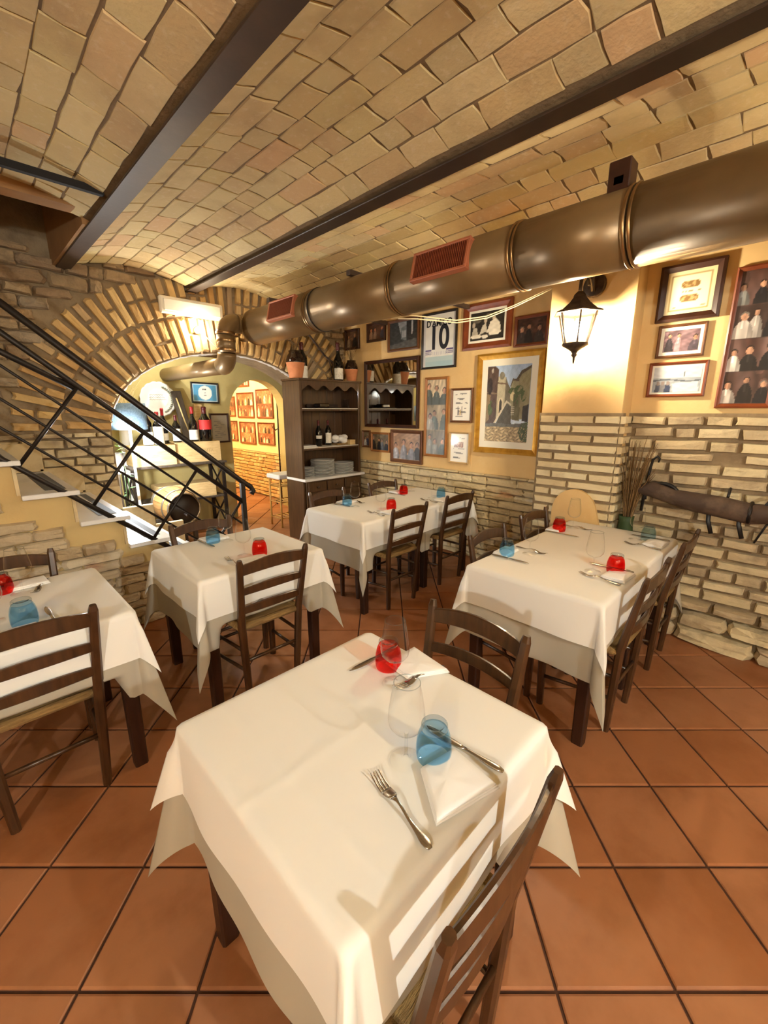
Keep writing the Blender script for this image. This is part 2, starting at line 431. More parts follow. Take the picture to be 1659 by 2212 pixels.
for a, b in zip(e[:-1], e[1:]):
    x0, x1 = a+.05, b-.05; n = max(5, round((x1-x0)/.136)); p = (x1-x0)/n
    for k in range(n):
        u = x0+p*(k+.5); sl = (vault(u+.02)-vault(u-.02))/.04; nn = math.hypot(1, sl)
        lim = ST_V if b < ST_U+.1 else V0
        v = VREAR-r.random()*.3
        while v < lim:
            l = r.choice([.31, .31, .31, .29, .155, .155, .21])
            a_, b_ = v, min(v+l, lim)
            if b_-a_ > .06:
                F.put((u, (a_+b_)/2, vault(u)+.004-r.random()*.003), (0, 1, 0), (-sl/nn, 0, 1/nn), (1/nn, 0, sl/nn), b_-a_-.008, .018, p-.007, r.uniform(-.014, .014))
            v += l
F.flush(ceil, 'brick', 'vbrick', M['vbrick'], 300)
for k, u in enumerate(BEAMS):
    mb = MB().box(u-.05, u+.05, VREAR-.05, V0+.04, BZ-.012, BZ, .003)
    mb.box(u-.006, u+.006, VREAR-.05, V0+.04, BZ, BZ+.10)
    mb.build('steel_beam', M['steel'], kind='structure', label=['dark steel beam near the far wall', 'dark steel beam over the stair side', 'broad dark steel beam running to the stairwell', 'dark steel beam over the middle of the room', 'dark steel beam above the bronze duct'][k])
MB().box(.20, .80, 2.945, 2.975, BZ+.02, BZ+.055).build('slot', M['black'], ceil)
# ---- stairwell shaft above the stairs
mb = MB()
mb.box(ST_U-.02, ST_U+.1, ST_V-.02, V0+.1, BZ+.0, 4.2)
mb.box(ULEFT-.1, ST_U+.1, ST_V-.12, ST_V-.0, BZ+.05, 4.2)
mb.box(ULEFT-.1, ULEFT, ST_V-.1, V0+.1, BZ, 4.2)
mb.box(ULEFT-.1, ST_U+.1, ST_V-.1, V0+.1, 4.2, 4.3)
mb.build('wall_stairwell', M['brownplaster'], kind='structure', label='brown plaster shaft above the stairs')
# ---- arch wall
AC, AA, AB, AZ = 2.2, 1.17, .76, 1.36
def arch_pt(t, off=0.):
    """t 0..1 from left springing to right springing"""
    an = PI*(1-t); c, s = math.cos(an), math.sin(an)
    x, z = AC+AA*c, AZ+AB*s
    nx, nz = c/AA, s/AB; n = math.hypot(nx, nz)
    return x+nx/n*off, z+nz/n*off, nx/n, nz/n
def arch_wall(u0, u1, z0, z1, pts, va, vb):
    """wall slab between planes va and vb with an opening bounded by pts (left bottom ... right bottom)"""
    mb = MB(); xl, xr = pts[0][0], pts[-1][0]
    mb.box(u0, xl, va, vb, z0, z1); mb.box(xr, u1, va, vb, z0, z1)
    for (xa, za), (xb, zb) in zip(pts[:-1], pts[1:]):
        if xb-xa < 1e-5: continue
        mb.add([(xa, va, za), (xb, va, zb), (xb, va, z1), (xa, va, z1), (xa, vb, za), (xb, vb, zb), (xb, vb, z1), (xa, vb, z1)],
               [(0, 1, 2, 3), (7, 6, 5, 4), (0, 4, 5, 1), (3, 2, 6, 7)])
    return mb
apts = [(AC-AA, 0)]+[arch_pt(k/36)[:2] for k in range(37)]+[(AC+AA, 0)]
wb = arch_wall(ULEFT-.1, U0+.3, -.05, 4.25, apts, V0+.02, V0+.45).build('wall_back', M['mortar'], kind='structure', label='rough stone wall pierced by a wide brick arch')
for k, o in ((1, 0.0), (2, .35)):
    F = Field(); L = 0; N_ = 600; pts = [arch_pt(i/N_, o+.02) for i in range(N_+1)]
    acc = [0]
    for a, b in zip(pts[:-1], pts[1:]): acc.append(acc[-1]+math.hypot(b[0]-a[0], b[1]-a[1]))
    pitch = .079 if k == 1 else .088
    n = int(acc[-1]/pitch); r = random.Random(k)
    for q in range(n):
        t = (q+.5)/n*acc[-1]; i = min(range(len(acc)), key=lambda j: abs(acc[j]-t))
        for seg in ([(0, .33)] if r.random() < .45 else ([(0, .17), (.18, .33)] if r.random() < .6 else [(0, .14), (.15, .33)])):
            m_ = o+.008+(seg[0]+seg[1])/2; x, z, nx, nz = arch_pt(i/N_, m_)
            if z-abs(nz)*.10 > vault(min(max(x, 0), 3.7)) or z < AZ-.02: continue
            F.put((x, V0+.012, z), (nz, 0, -nx), (0, 1, 0), (nx, 0, nz), .055+r.uniform(-.004, .006), .05, seg[1]-seg[0]-.008, r.uniform(-.03, .03))
    F.flush(wb, 'brick', 'brick', M['voussoir'], 150)
def off_ring(x, z, w, h):
    d = 9
    for k in range(0, 41):
        X, Z, nx, nz = arch_pt(k/40)
        d = min(d, math.hypot(X-x, Z-z))
    inside = AC-AA < x < AC+AA and z < AZ+AB*math.sqrt(max(0, 1-((x-AC)/AA)**2))
    return (not inside) and d > .665+max(w, h)*.22
def pb(F, x, z, w, h, r): F.put((x, V0+.012+r.uniform(-.01, .008), z), (1, 0, 0), (0, 1, 0), (0, 0, 1), w, .07, h, r.uniform(-.06, .06))
F = Field()
courses(F, -.25, 3.76, 1.60, 2.78, pb, .105, .008, [.26, .20, .14, .22, .12, .3], 5, lambda x, z, w, h: off_ring(x, z, w, h) and z+h/2 < vault(min(x, 3.7))+.02 or (x < .3 and off_ring(x, z, w, h)), .25, .3)
F.flush(wb, 'stone', 'stone', M['rubble'], 200)
F = Field()
courses(F, .05, 1.02, .55, 1.36, pb, .075, .014, [.28, .24, .16, .2], 8, lambda x, z, w, h: z > 2.0-.84*x-.35*0+(-.55), .1, .15)
F.flush(wb, 'brick', 'brick', M['rbrick'], 120)
# rough lip under the arch, made white to stand for its lit edge
r = random.Random(2); pts = []; rad = []
for k in range(0, 120):
    x, z, nx, nz = arch_pt(.01+k/122); pts.append((x+nx*(.004+r.uniform(-.006, .004)), V0+.05+r.uniform(-.008, .008), z+nz*(.004+r.uniform(-.006, .004)))); rad.append(.012+r.random()*.010)
MB().tube(pts, rad, 6).build('lit_lip', M['marble'], wb)
# ---- niche behind the arch
nb = arch_wall(.75, U0+.35, -.05, 2.7, [(2.825, 0)]+[(3.28-.455*math.cos(PI*k/20), 1.52+.457*math.sin(PI*k/20)) for k in range(21)]+[(3.735, 0)], V5, V5+.22)
nb.build('wall_niche', M['olive'], kind='structure', label='olive plaster wall inside the arch with a small arched doorway')
MB().box(.70, .82, V0+.44, V5+.1, -.05, 2.7).build('wall_niche_side', M['olive'], kind='structure', label='short olive side wall of the niche by the lamp')
MB().box(.70, U0+.3, V0+.44, V5+.1, 2.45, 2.6).build('ceiling_niche', M['olive'], kind='structure', label='low plaster ceiling of the niche')
# ---- room beyond the small doorway
UF = 3.98
wf = MB().box(UF, UF+.12, V5-.1, 9.6, -.05, 2.7).build('wall_far_room', M['cream'], kind='structure', label='cream wall of the next room hung with photographs')
MB().box(UF-.035, UF, V5+.23, 9.5, 0, .80).build('dado', M['mortar'], wf)
F = Field()
def pf(F, x, z, w, h, r): F.put((UF-.045+r.uniform(-.006, .006), x, z), (0, -1, 0), (1, 0, 0), (0, 0, 1), w, .03, h)
courses(F, 6.3, 8.9, .02, .80, pf, .062, .008, [.34, .26, .2, .3], 12, None, .15, .2)
F.flush(wf, 'brick', 'stone', M['orangebrick'], 150)
MB().box(1.9, 4.2, 9.5, 9.6, -.05, 2.7).build('wall_far_end', M['cream'], kind='structure', label='end wall of the next room')
MB().box(1.9, 2.0, V5+.2, 9.6, -.05, 2.7).build('wall_far_side', M['cream'], kind='structure', label='side wall of the next room')
MB().box(1.9, 4.2, V5+.2, 9.6, 2.6, 2.7).build('ceiling_far_room', M['cream'], kind='structure', label='ceiling of the next room')
# ---- picture wall, pillar, brick wall
wr = MB().box(U0, U0+.25, UCOL1-.3, V0+.3, -.05, 3.0).build('wall_right', M['plaster'], kind='structure', label='ochre plaster wall hung with pictures above a stone dado')
DZ = .92
def pd(F, x, z, w, h, r): F.put((U0-.022+r.uniform(-.008, .006), x, z), (0, -1, 0), (1, 0, 0), (0, 0, 1), w, .035, h)
F = Field(); courses(F, UCOL1, V0-.02, 0, DZ, pd, .066, .006, [.40, .30, .22, .34, .16], 21, None, .25, .25)
F.flush(wr, 'stone', 'stone', M['ledge'], 220)
MB().box(U0-.012, U0+.02, UCOL1-.1, V0, 0, DZ-.01).build('dado_mortar', M['mortar'], wr)
pl = MB().box(UC, U0+.1, UCOL0, UCOL1, -.02, 3.0, .006).build('wall_pillar', M['plaster'], kind='structure', label='square pillar with lantern, plastered above pale brick')
BT = 1.515
MB().box(UC-.008, UC+.05, UCOL0-.008, UCOL1+.008, 0, BT+.012).build('mortar_bed', M['mortar'], pl)
F = Field()
def pc(F, x, z, w, h, r): F.put((UC-.012+r.uniform(-.003, .003), x, z), (0, -1, 0), (1, 0, 0), (0, 0, 1), w, .03, h)
r = random.Random(4); z = BT; row = 0; rh = .0685
while z > .1:
    if row % 2: cuts = [UCOL1, UCOL1-.25-r.uniform(-.01, .01), UCOL0]
    else: cuts = [UCOL1, UCOL1-.125, UCOL1-.125-.275, UCOL0]
    for a, b in zip(cuts[1:], cuts[:-1]):
        pc(F, (a+b)/2, z-rh/2, b-a-.020, rh-.021, r)
    F.put((UC+.070, UCOL0-.012, z-rh/2), (1, 0, 0), (0, 1, 0), (0, 0, 1), .17-.004, .03, rh-.021)
    z -= rh; row += 1
F.flush(pl, 'brick', 'brick', M['brick'], 120)
mb = MB()
dome = [(1.36, .45)]+[(1.195+.165*math.cos(PI*k/14), .79+.185*math.sin(PI*k/14)) for k in range(13)]+[(.985, .66), (.975, .45)]
mb.prism(dome, 0, UC-.05, UC-.02).build('plaster_patch', M['plaster'], pl, label='smooth ochre patch with a rounded top')
wbk = MB().box(UR, U0+.25, VREAR-.2, UCOL0+.02, -.05, 3.0).build('wall_brick', M['plaster'], kind='structure', label='wall of worn brick below and ochre plaster above')
MB().box(UR-.02, UR+.02, VREAR, UCOL0, 0, BT+.012).build('mortar_bed', M['mortar'], wbk)
def pw(F, x, z, w, h, r): F.put((UR-.028+r.uniform(-.009, .009)-(.03 if z < .3 else 0), x, z), (0, -1, 0), (1, 0, 0), (0, 0, 1), w, .05 if z > .3 else .11, h, r.uniform(-.045, .045))
F = Field(); courses(F, -1.9, UCOL0-.02, 0.24, BT, pw, .074, .022, [.27, .25, .20, .14, .29], 31, lambda x, z, w, h: random.Random(int(x*977+z*613)).random() > .04, .12, .15)
F.flush(wbk, 'brick', 'brick', M['rbrick'], 230)
F = Field(); courses(F, -1.9, UCOL0-.02, -.01, .24, pw, .12, .012, [.34, .42, .26], 33, None, .1, .2)
F.flush(wbk, 'stone', 'stone', M['rbrick'], 40)
# ---- walls behind the camera
MB().box(ULEFT-.2, 4.0, VREAR-.2, VREAR, -.05, 3.0).build('wall_rear', M['plaster'], kind='structure', label='ochre plaster wall behind the viewer')
MB().box(ULEFT-.2, ULEFT, VREAR-.2, V0+.4, -.05, 4.3).build('wall_left', M['plaster'], kind='structure', label='ochre plaster wall beyond the stairs')
# ---- stairs
VS = 3.30
def nose(k): return 1.545-(k-1)*.2625
TR, RI = .2625, .21
mb = MB(); poly = [(nose(1), 0)]
NS = 12
for k in range(1, NS+1):
    poly += [(nose(k), RI*k-.03), (nose(k)-TR, RI*k-.03)]
poly += [(nose(NS)-TR, 0)]
for k in range(1, NS+1):
    if nose(k) < ULEFT+.3: break
    mb.box(nose(k)-TR, nose(k), VS+.02, V0+.02, 0, RI*k-.03)
ws = mb.build('wall_stair', M['splaster'], kind='structure', label='ochre plastered side of the staircase with stepped ledge stone')
F = Field()
def psx(F, x, z, w, h, r): F.put((x, VS+.012+r.uniform(-.008, .004), z), (1, 0, 0), (0, 1, 0), (0, 0, 1), w, .05, h)
courses(F, -.5, 1.2, 0, 1.25, psx, .068, .0, [.30, .22, .16, .26], 41, lambda x, z, w, h: z+h/2 < 1.07-(math.floor(x/.13)*.13+.065)*.66, .12, .2)
F.flush(ws, 'stone', 'stone', M['ledge2'], 160)
st = thing('staircase', 'white marble stair treads with grey grip strips behind the iron railing', 'staircase')
for k in range(1, NS+1):
    a, b = nose(k)-TR, nose(k)+.025
    if b < ULEFT+.5: break
    t = MB().box(a, b, VS-.03, V0+.01, RI*k-.03, RI*k, .004).build('tread', M['marble'], st)
    for q in (.05, .115): MB().box(b-q-.045, b-q, VS+.10, V0-.12, RI*k-.001, RI*k+.002).build('grip_strip', M['strip'], t)
    MB().box(b-.045, b-.027, VS+.0, V0, RI*(k-1), RI*k-.03).build('riser', M['travertine'], st)
    MB().box(a-.03, a+.26, V0-.035, V0+.01, RI*k+.004, RI*k+.235, .004).build('skirting_slab', M['travertine'], st)
# ================================================================== CHAIRS
def sweep(mb, pts, ws, hs, xd=(1, 0, 0), ch=.25, smooth=False):
    """chamfered rectangular section (ws along xd, hs across) along pts"""
    pts = [Vector(p) for p in pts]; m = len(pts); vs_ = []
    for i, p in enumerate(pts):
        t = (pts[min(i+1, m-1)]-pts[max(i-1, 0)]).normalized()
        x = Vector(xd); x = (x-t*x.dot(t)).normalized(); y = t.cross(x)
        w, h = (ws[i] if isinstance(ws, (list, tuple)) else ws)/2, (hs[i] if isinstance(hs, (list, tuple)) else hs)/2
        c = min(w, h)*ch*2
        for a, b in ((-w, -h+c), (-w+c, -h), (w-c, -h), (w, -h+c), (w, h-c), (w-c, h), (-w+c, h), (-w, h-c)):
            vs_.append(p+x*a+y*b)
    fs = [(i*8+k, i*8+(k+1) % 8, (i+1)*8+(k+1) % 8, (i+1)*8+k) for i in range(m-1) for k in range(8)]
    fs += [tuple(range(8)), tuple(range((m-1)*8+7, (m-1)*8-1, -1))]
    mb.add(vs_, fs, smooth); return mb
def back_x(z): return .150+.042*z/.86
def back_y(z): return -.165-.02*z/.46 if z < .46 else -.185-.075*((z-.46)/.40)
def make_chair(label, group):
    t = thing('ladder_back_chair', label, 'chair', group=group)
    for s in (-1, 1):
        zs = [0, .2, .46, .6, .72, .82, .842]
        sweep(MB(), [(s*back_x(z), back_y(z), z) for z in zs], [.032, .036, .038, .036, .034, .032, .022], [.03, .034, .036, .032, .028, .026, .018]).build('back_post', M['wood'], t)
    for s in (-1, 1):
        sweep(MB(), [(s*.185, .160, 0), (s*.188, .165, .3), (s*.188, .165, .455)], [.032, .038, .038], [.032, .038, .038]).build('leg', M['wood'], t)
    for zc, h, a in ((.782, .066, .022), (.662, .046, .014), (.552, .047, .012)):
        n = 10; pts = []; hh = []
        for k in range(n+1):
            q = -1+2*k/n; pts.append((q*back_x(zc), back_y(zc)-.022*(1-q*q), zc+a*(1-q*q))); hh.append(h*(.8+.2*(1-q*q)))
        sweep(MB(), pts, .015, hh, (0, 1, 0)).build('slat', M['wood'], t)
    mb = MB(); n = 14; vs_ = []
    for j in range(n+1):
        for i in range(n+1):
            a, b = -1+2*i/n, -1+2*j/n
            hw = .172+(.196-.172)*(b+1)/2
            m_ = max(abs(a), abs(b)); z = .462-.016*(1-m_)+.0025*math.cos(m_*40)-(.012 if m_ > .99 else 0)
            vs_.append((a*hw, -.175+.345*(b+1)/2, z))
    mb.add(vs_, [(j*(n+1)+i, j*(n+1)+i+1, (j+1)*(n+1)+i+1, (j+1)*(n+1)+i) for j in range(n) for i in range(n)], True)
    cr = [(-.172, -.175), (.172, -.175), (.196, .170), (-.196, .170)]
    for p, q in zip(cr, cr[1:]+cr[:1]): mb.tube([(*p, .447), (*q, .447)], .019, 8)
    mb.build('rush_seat', M['rush'], t)
    def rod(p, q): MB().tube([p, q], .0095, 8).build('stretcher', M['wood'], t)
    for s in (-1, 1):
        rod((s*.186, .16, .17), (s*back_x(.19), back_y(.19), .19)); rod((s*.187, .16, .30), (s*back_x(.31), back_y(.31), .31))
    rod((-.187, .163, .24), (.187, .163, .24)); rod((-.187, .165, .36), (.187, .165, .36)); rod((-back_x(.25), back_y(.25), .25), (back_x(.25), back_y(.25), .25))
    return t
CH = [  # centre u, v of the top of the back, facing angle, label
    (.562, .262, 0, 'dark wooden ladder-back chair in front of the table nearest the viewer', .03),
    (1.19, .742, PI/2, 'dark wooden ladder-back chair facing the red tumbler on the nearest table', 0),
    (1.067, 1.872, 0, 'dark wooden ladder-back chair with rush seat before the table by the railing', 0),
    (1.07, 2.775, PI, 'dark wooden chair behind the table by the railing, only its top rail showing', 0),
    (.075, 1.812, 0, 'dark wooden ladder-back chair cut by the left edge of the picture', 0),
    (.075, 2.735, PI, 'dark wooden chair between the left table and the stone stair wall', 0),
    (2.385, 2.105, 0, 'dark wooden ladder-back chair at the long back table, nearer the cupboard', 0),
    (3.065, 2.125, 0, 'dark wooden ladder-back chair at the long back table, nearer the stone dado', 0),
    (2.33, 3.05, PI, 'dark wooden chair standing between the back table and the cupboard', 0),
    (3.04, 3.05, PI, 'dark wooden chair behind the back table, beside the stone dado wall', 0),
    (2.205, .42, 0, 'dark wooden ladder-back chair drawn up beside the red tumbler of the long right table', 0),
    (2.93, .42, 0, 'dark wooden ladder-back chair at the brick wall end of the long right table', 0),
    (2.215, 1.31, PI, 'dark wooden chair behind the blue tumbler of the long right table', 0),
    (2.87, 1.335, PI, 'dark wooden chair behind the red tumbler near the brick pillar', 0)]
chair0 = None
for u, v, a, lb, tw in CH:
    off = Vector((0, back_y(.842)+.012, 0)); off.rotate(Matrix.Rotation(a+tw, 3, 'Z'))
    loc = (u-off.x, v-off.y, .001)
    if chair0 is None:
        chair0 = make_chair(lb, 'ladder-back chairs around the tables'); chair0.location = loc; chair0.rotation_euler = (0, 0, a+tw)
    else: dup(chair0, loc, a+tw, lb)
# ================================================================== TABLES AND CLOTHS
TH = .742
def make_table(u0, u1, v0, v1, label):
    cx, cy = (u0+u1)/2, (v0+v1)/2; hx, hy = (u1-u0)/2-.008, (v1-v0)/2-.008
    t = thing('dining_table', label, 'table', (cx, cy, .001), group='cloth-covered dining tables')
    MB().box(-hx, hx, -hy, hy, TH-.03, TH-.003, .004).build('table_top', M['tablewood'], t)
    for sx in (-1, 1):
        for sy in (-1, 1):
            sweep(MB(), [(sx*(hx-.045), sy*(hy-.045), 0), (sx*(hx-.045), sy*(hy-.045), TH-.03)], [.052, .062], [.052, .062], ch=.12).build('leg', M['tablewood'], t)
    for sy in (-1, 1): MB().box(-hx+.07, hx-.07, sy*(hy-.05)-.01, sy*(hy-.05)+.01, TH-.12, TH-.03).build('apron', M['tablewood'], t)
    for sx in (-1, 1): MB().box(sx*(hx-.05)-.01, sx*(hx-.05)+.01, -hy+.07, hy-.07, TH-.12, TH-.03).build('apron', M['tablewood'], t)
    return t
def cloth(name, m, cx, cy, hx, hy, drop, z, seed, label, group, dx=0., dy=0., out=.004, flare=.05, wave=.012, step=.016, crease=None, cut=(0, 0, 0, 0), fold=.62, swing=None, seats=()):
    """square cloth draped over a table top; dx, dy shift it; cut shortens the overhang on a side (-x, +x, -y, +y)"""
    r = random.Random(seed); ph = [r.uniform(0, 6.28) for _ in range(8)]
    ext = [drop-dx-cut[0], drop+dx-cut[1], drop-dy-cut[2], drop+dy-cut[3]]
    def axis(h, e0, e1):
        q = [np.linspace(-h-e0, -h, max(2, int(round(drop/step)))+1)[:-1]] if e0 > 1e-6 else []
        q.append(np.linspace(-h, h, int(2*h/step)+1))
        if e1 > 1e-6: q.append(np.linspace(h, h+e1, max(2, int(round(drop/step)))+1)[1:])
        return np.concatenate(q)
    xs, ys = axis(hx, ext[0], ext[1]), axis(hy, ext[2], ext[3])
    R = .014; vs_ = []
    def hang(d, wv):
        if d < R*PI/2: return R*math.sin(d/R), -R*(1-math.cos(d/R))
        e_ = d-R*PI/2; f = flare*e_+wv*min(1, e_/drop)
        return R+f, -(R+e_*math.sqrt(max(.2, 1-flare*flare)))
    for y in ys:
        for x in xs:
            px, py = min(max(x, -hx), hx), min(max(y, -hy), hy); ox, oy = x-px, y-py
            ax, ay = abs(ox), abs(oy); zz = 0.
            if ax < 1e-9 and ay < 1e-9:
                if crease is not None:
                    zz = .0022*math.exp(-((x-crease[0])/.008)**2)+.0022*math.exp(-((y-crease[1])/.008)**2)
                vs_.append((cx+px, cy+py, z+zz)); continue
            sx, sy = (1 if ox > 0 else -1), (1 if oy > 0 else -1)
            if ay < 1e-9:
                wv = wave*(math.sin(py*9+ph[0 if sx > 0 else 1])+.5*math.sin(py*21+ph[2]))*(1-.6*(abs(py)/hy)**4)
                o_, zz = hang(ax, wv); vs_.append((cx+px+sx*(o_+out), cy+py, z+zz))
            elif ax < 1e-9:
                wv = wave*(math.sin(px*9+ph[3 if sy > 0 else 4])+.5*math.sin(px*21+ph[5]))*(1-.6*(abs(px)/hx)**4)
                o_, zz = hang(ay, wv); vs_.append((cx+px, cy+py+sy*(o_+out), z+zz))
            else:
                rad = math.hypot(ax, ay); th = math.atan2(ay, ax)          # 0 along x side, pi/2 along y side
                o_, zz = hang(rad, 0)
                tri = (1-abs(th-PI/4)/(PI/4)); tri *= 1.12-.12*tri                                       # 0..1..0
                fo = fold*rad*.62*tri*min(1, rad/.10)
                sw = (swing or {}).get((sx, sy), 0.)
                base = Vector((math.cos(th)*sx, math.sin(th)*sy))
                dg = Vector((sx, sy)).normalized(); dg.rotate(Matrix.Rotation(sw, 2))
                k = max(0., 1-.10/max(rad, 1e-3))*.75
                hb = base*((o_+out))
                side = Vector((-dg.y, dg.x))*(-sx*sy)
                hb2 = hb*(1-k*.0)+dg*fo+side*(.10*rad*math.sin(4*th)*.5)
                zz = -math.sqrt(max(1e-6, zz*zz-(fo*.95)**2)) if abs(zz) > fo*.95 else zz*.4
                vs_.append((cx+px+hb2.x, cy+py+hb2.y, z+zz))
    for q, (X_0, Y_0, Z_0) in enumerate(vs_):          # cloth that falls on a chair seat pushed under the table gathers on it
        for ax_, sg, c0 in seats:
            a_ = (X_0 if ax_ == 'y' else Y_0)-c0; k_ = min(1, max(0, (.275-abs(a_))/.05))
            side_ = (Y_0-cy)*sg > hy-.002 if ax_ == 'y' else (X_0-cx)*sg > hx-.002
            if k_ > 0 and side_ and Z_0 < .485:
                ex = (.485-Z_0)*k_; Z_0 += ex
                if ax_ == 'y': Y_0 -= sg*ex*.9
                else: X_0 -= sg*ex*.9
                vs_[q] = (X_0, Y_0, Z_0)
    nx = len(xs); fs = []
    for j in range(len(ys)-1):
        for i in range(nx-1):
            q = (j*nx+i, j*nx+i+1, (j+1)*nx+i+1, (j+1)*nx+i); mx_, my_ = (xs[i]+xs[i+1])/2, (ys[j]+ys[j+1])/2
            if abs(mx_) > hx and abs(my_) > hy:
                fs += [(q[0], q[1], q[2]), (q[0], q[2], q[3])] if mx_*my_ > 0 else [(q[0], q[1], q[3]), (q[1], q[2], q[3])]
            else: fs.append(q)
    return MB().add(vs_, fs, True).build(name, m, label=label, cat='tablecloth', group=group)
TAB = [  # u0, u1, v0, v1, table label, top cloth label, under cloth label, kwargs
    (.290, .982, .372, 1.064, 'dark square dining table hidden by cloths, nearest the viewer', 'white tablecloth on the nearest table, with a lengthwise fold crease', 'ecru undercloth hanging below the white cloth of the nearest table', dict(crease=(-.22, .0)), {}),
    (.718, 1.455, 1.972, 2.662, 'dark square dining table by the stair railing', 'white tablecloth on the table by the stair railing', 'ecru undercloth hanging from the table by the stair railing', {}, {}),
    (-.290, .414, 1.862, 2.576, 'dark dining table cut by the left edge of the picture', 'white tablecloth on the table cut by the left edge', 'ecru undercloth on the table cut by the left edge', {}, {}),
    (2.004, 2.715, 2.222, 2.926, 'dark dining table of the back row, nearer the cupboard', 'white tablecloth on the back table, its half nearer the cupboard', 'ecru undercloth on the back table, its half nearer the cupboard', {}, {}),
    (2.725, 3.425, 2.226, 2.922, 'dark dining table of the back row, nearer the picture wall', 'white tablecloth on the back table, its half nearer the picture wall', 'ecru undercloth on the back table, its half nearer the picture wall', {}, {}),
    (1.826, 2.525, .512, 1.206, 'dark dining table of the long right pair, nearer the viewer', 'white tablecloth on the long right table, its half nearer the viewer', 'ecru undercloth on the long right table, its half nearer the viewer', {}, {}),
    (2.535, 3.172, .515, 1.203, 'dark dining table of the long right pair, nearer the brick wall', 'white tablecloth on the long right table, its half nearer the brick wall', 'ecru undercloth on the long right table, its half nearer the brick wall', {}, {})]
SEATS = {0: [('y', -1, .562), ('x', 1, .742)], 1: [('y', -1, 1.067), ('y', 1, 1.07)], 2: [('y', -1, .075), ('y', 1, .075)], 3: [('y', -1, 2.385), ('y', 1, 2.33)], 4: [('y', -1, 3.065), ('y', 1, 3.04)],
         5: [('y', -1, 2.205), ('y', 1, 2.215)], 6: [('y', -1, 2.93), ('y', 1, 2.87)]}
for i, (u0, u1, v0, v1, l1, l2, l3, kw, _) in enumerate(TAB):
    make_table(u0, u1, v0, v1, l1)
    cx, cy, hx, hy = (u0+u1)/2, (v0+v1)/2, (u1-u0)/2-.014, (v1-v0)/2-.014
    cu = {3: (0, .372, 0, 0), 4: (.372, 0, 0, 0), 5: (0, .372, 0, 0), 6: (.372, .0, 0, 0)}.get(i, (0, 0, 0, 0))
    cw = {3: (0, .202, 0, 0), 4: (.202, 0, 0, 0), 5: (0, .202, 0, 0), 6: (.202, .0, 0, 0)}.get(i, (0, 0, 0, 0))
    ea, eb = {3: (0, .02), 4: (.02, 0), 5: (0, .02), 6: (.02, 0)}.get(i, (0, 0)); cx += (eb-ea)/2; hx += (ea+eb)/2
    cu = tuple(.385 if q else 0 for q in cu); cw = tuple(.215 if q else 0 for q in cw)
    cloth('undercloth', M['under'], cx, cy, hx-.004, hy-.004, .385, TH+.0015, 50+i, l3, 'ecru undercloths', flare=.02, wave=.010, out=0., cut=cu, fold=.34 if i else .42, seats=SEATS[i])
    cloth('tablecloth', M['cloth'], cx, cy, hx, hy, .215, TH+.005+.0006*(i in (4, 6)), 90+i, l2, 'white tablecloths', flare=.04, wave=.007, out=.004, step=.012 if i == 0 else .016, cut=cw, fold=.34 if i else .5, **kw)
# ================================================================== TABLEWARE
TZ = TH+.0072
def wine_glass():
    t = thing('wine_glass', '', 'wine glass', group='empty wine glasses on the tables')
    MB().lathe([(.0375, .0004), (.0385, .0018), (.036, .0030), (.018, .0052), (.006, .010), (.0042, .016)], 28).build('foot', M['clear'], t)
    MB().lathe([(.0042, .016), (.0036, .03), (.0034, .06), (.0040, .072), (.006, .078)], 14).build('stem', M['clear'], t)
    pf_ = [(.006, .078), (.018, .081), (.031, .088), (.0405, .101), (.0430, .115), (.0415, .137), (.0365, .170), (.0312, .200), (.0300, .2085)]
    inn = [(r-.0009, z) for r, z in pf_[::-1][:-1]]
    MB().lathe(pf_, 32).build('bowl', M['clear'], t)
    MB().tube([(.0300*math.cos(a), .0300*math.sin(a), .2085) for a in np.linspace(0, 2*PI, 33)[:-1]], .0010, 6, close=True).build('rim', M['clearbase'], t)
    return t
def tumbler(m, nm):
    t = thing('tumbler', '', 'tumbler', group='upturned coloured tumblers')
    MB().lathe([(.0385, .0), (.0395, .0012), (.0415, .012), (.0420, .028), (.0405, .048), (.0365, .066), (.0325, .076), (.031, .079), (.029, .0765), (.034, .062), (.0385, .045), (.0398, .028), (.0392, .012), (.0375, .0015), (.0385, 0)], 32).build('body', m, t)
    MB().lathe([(.029, .0765), (.0312, .0795), (.0315, .086), (.0305, .0925), (.028, .095), (.0245, .0935), (.023, .088), (.0005, .086)], 32).build('thick_base', M['clearbase'], t)
    return t
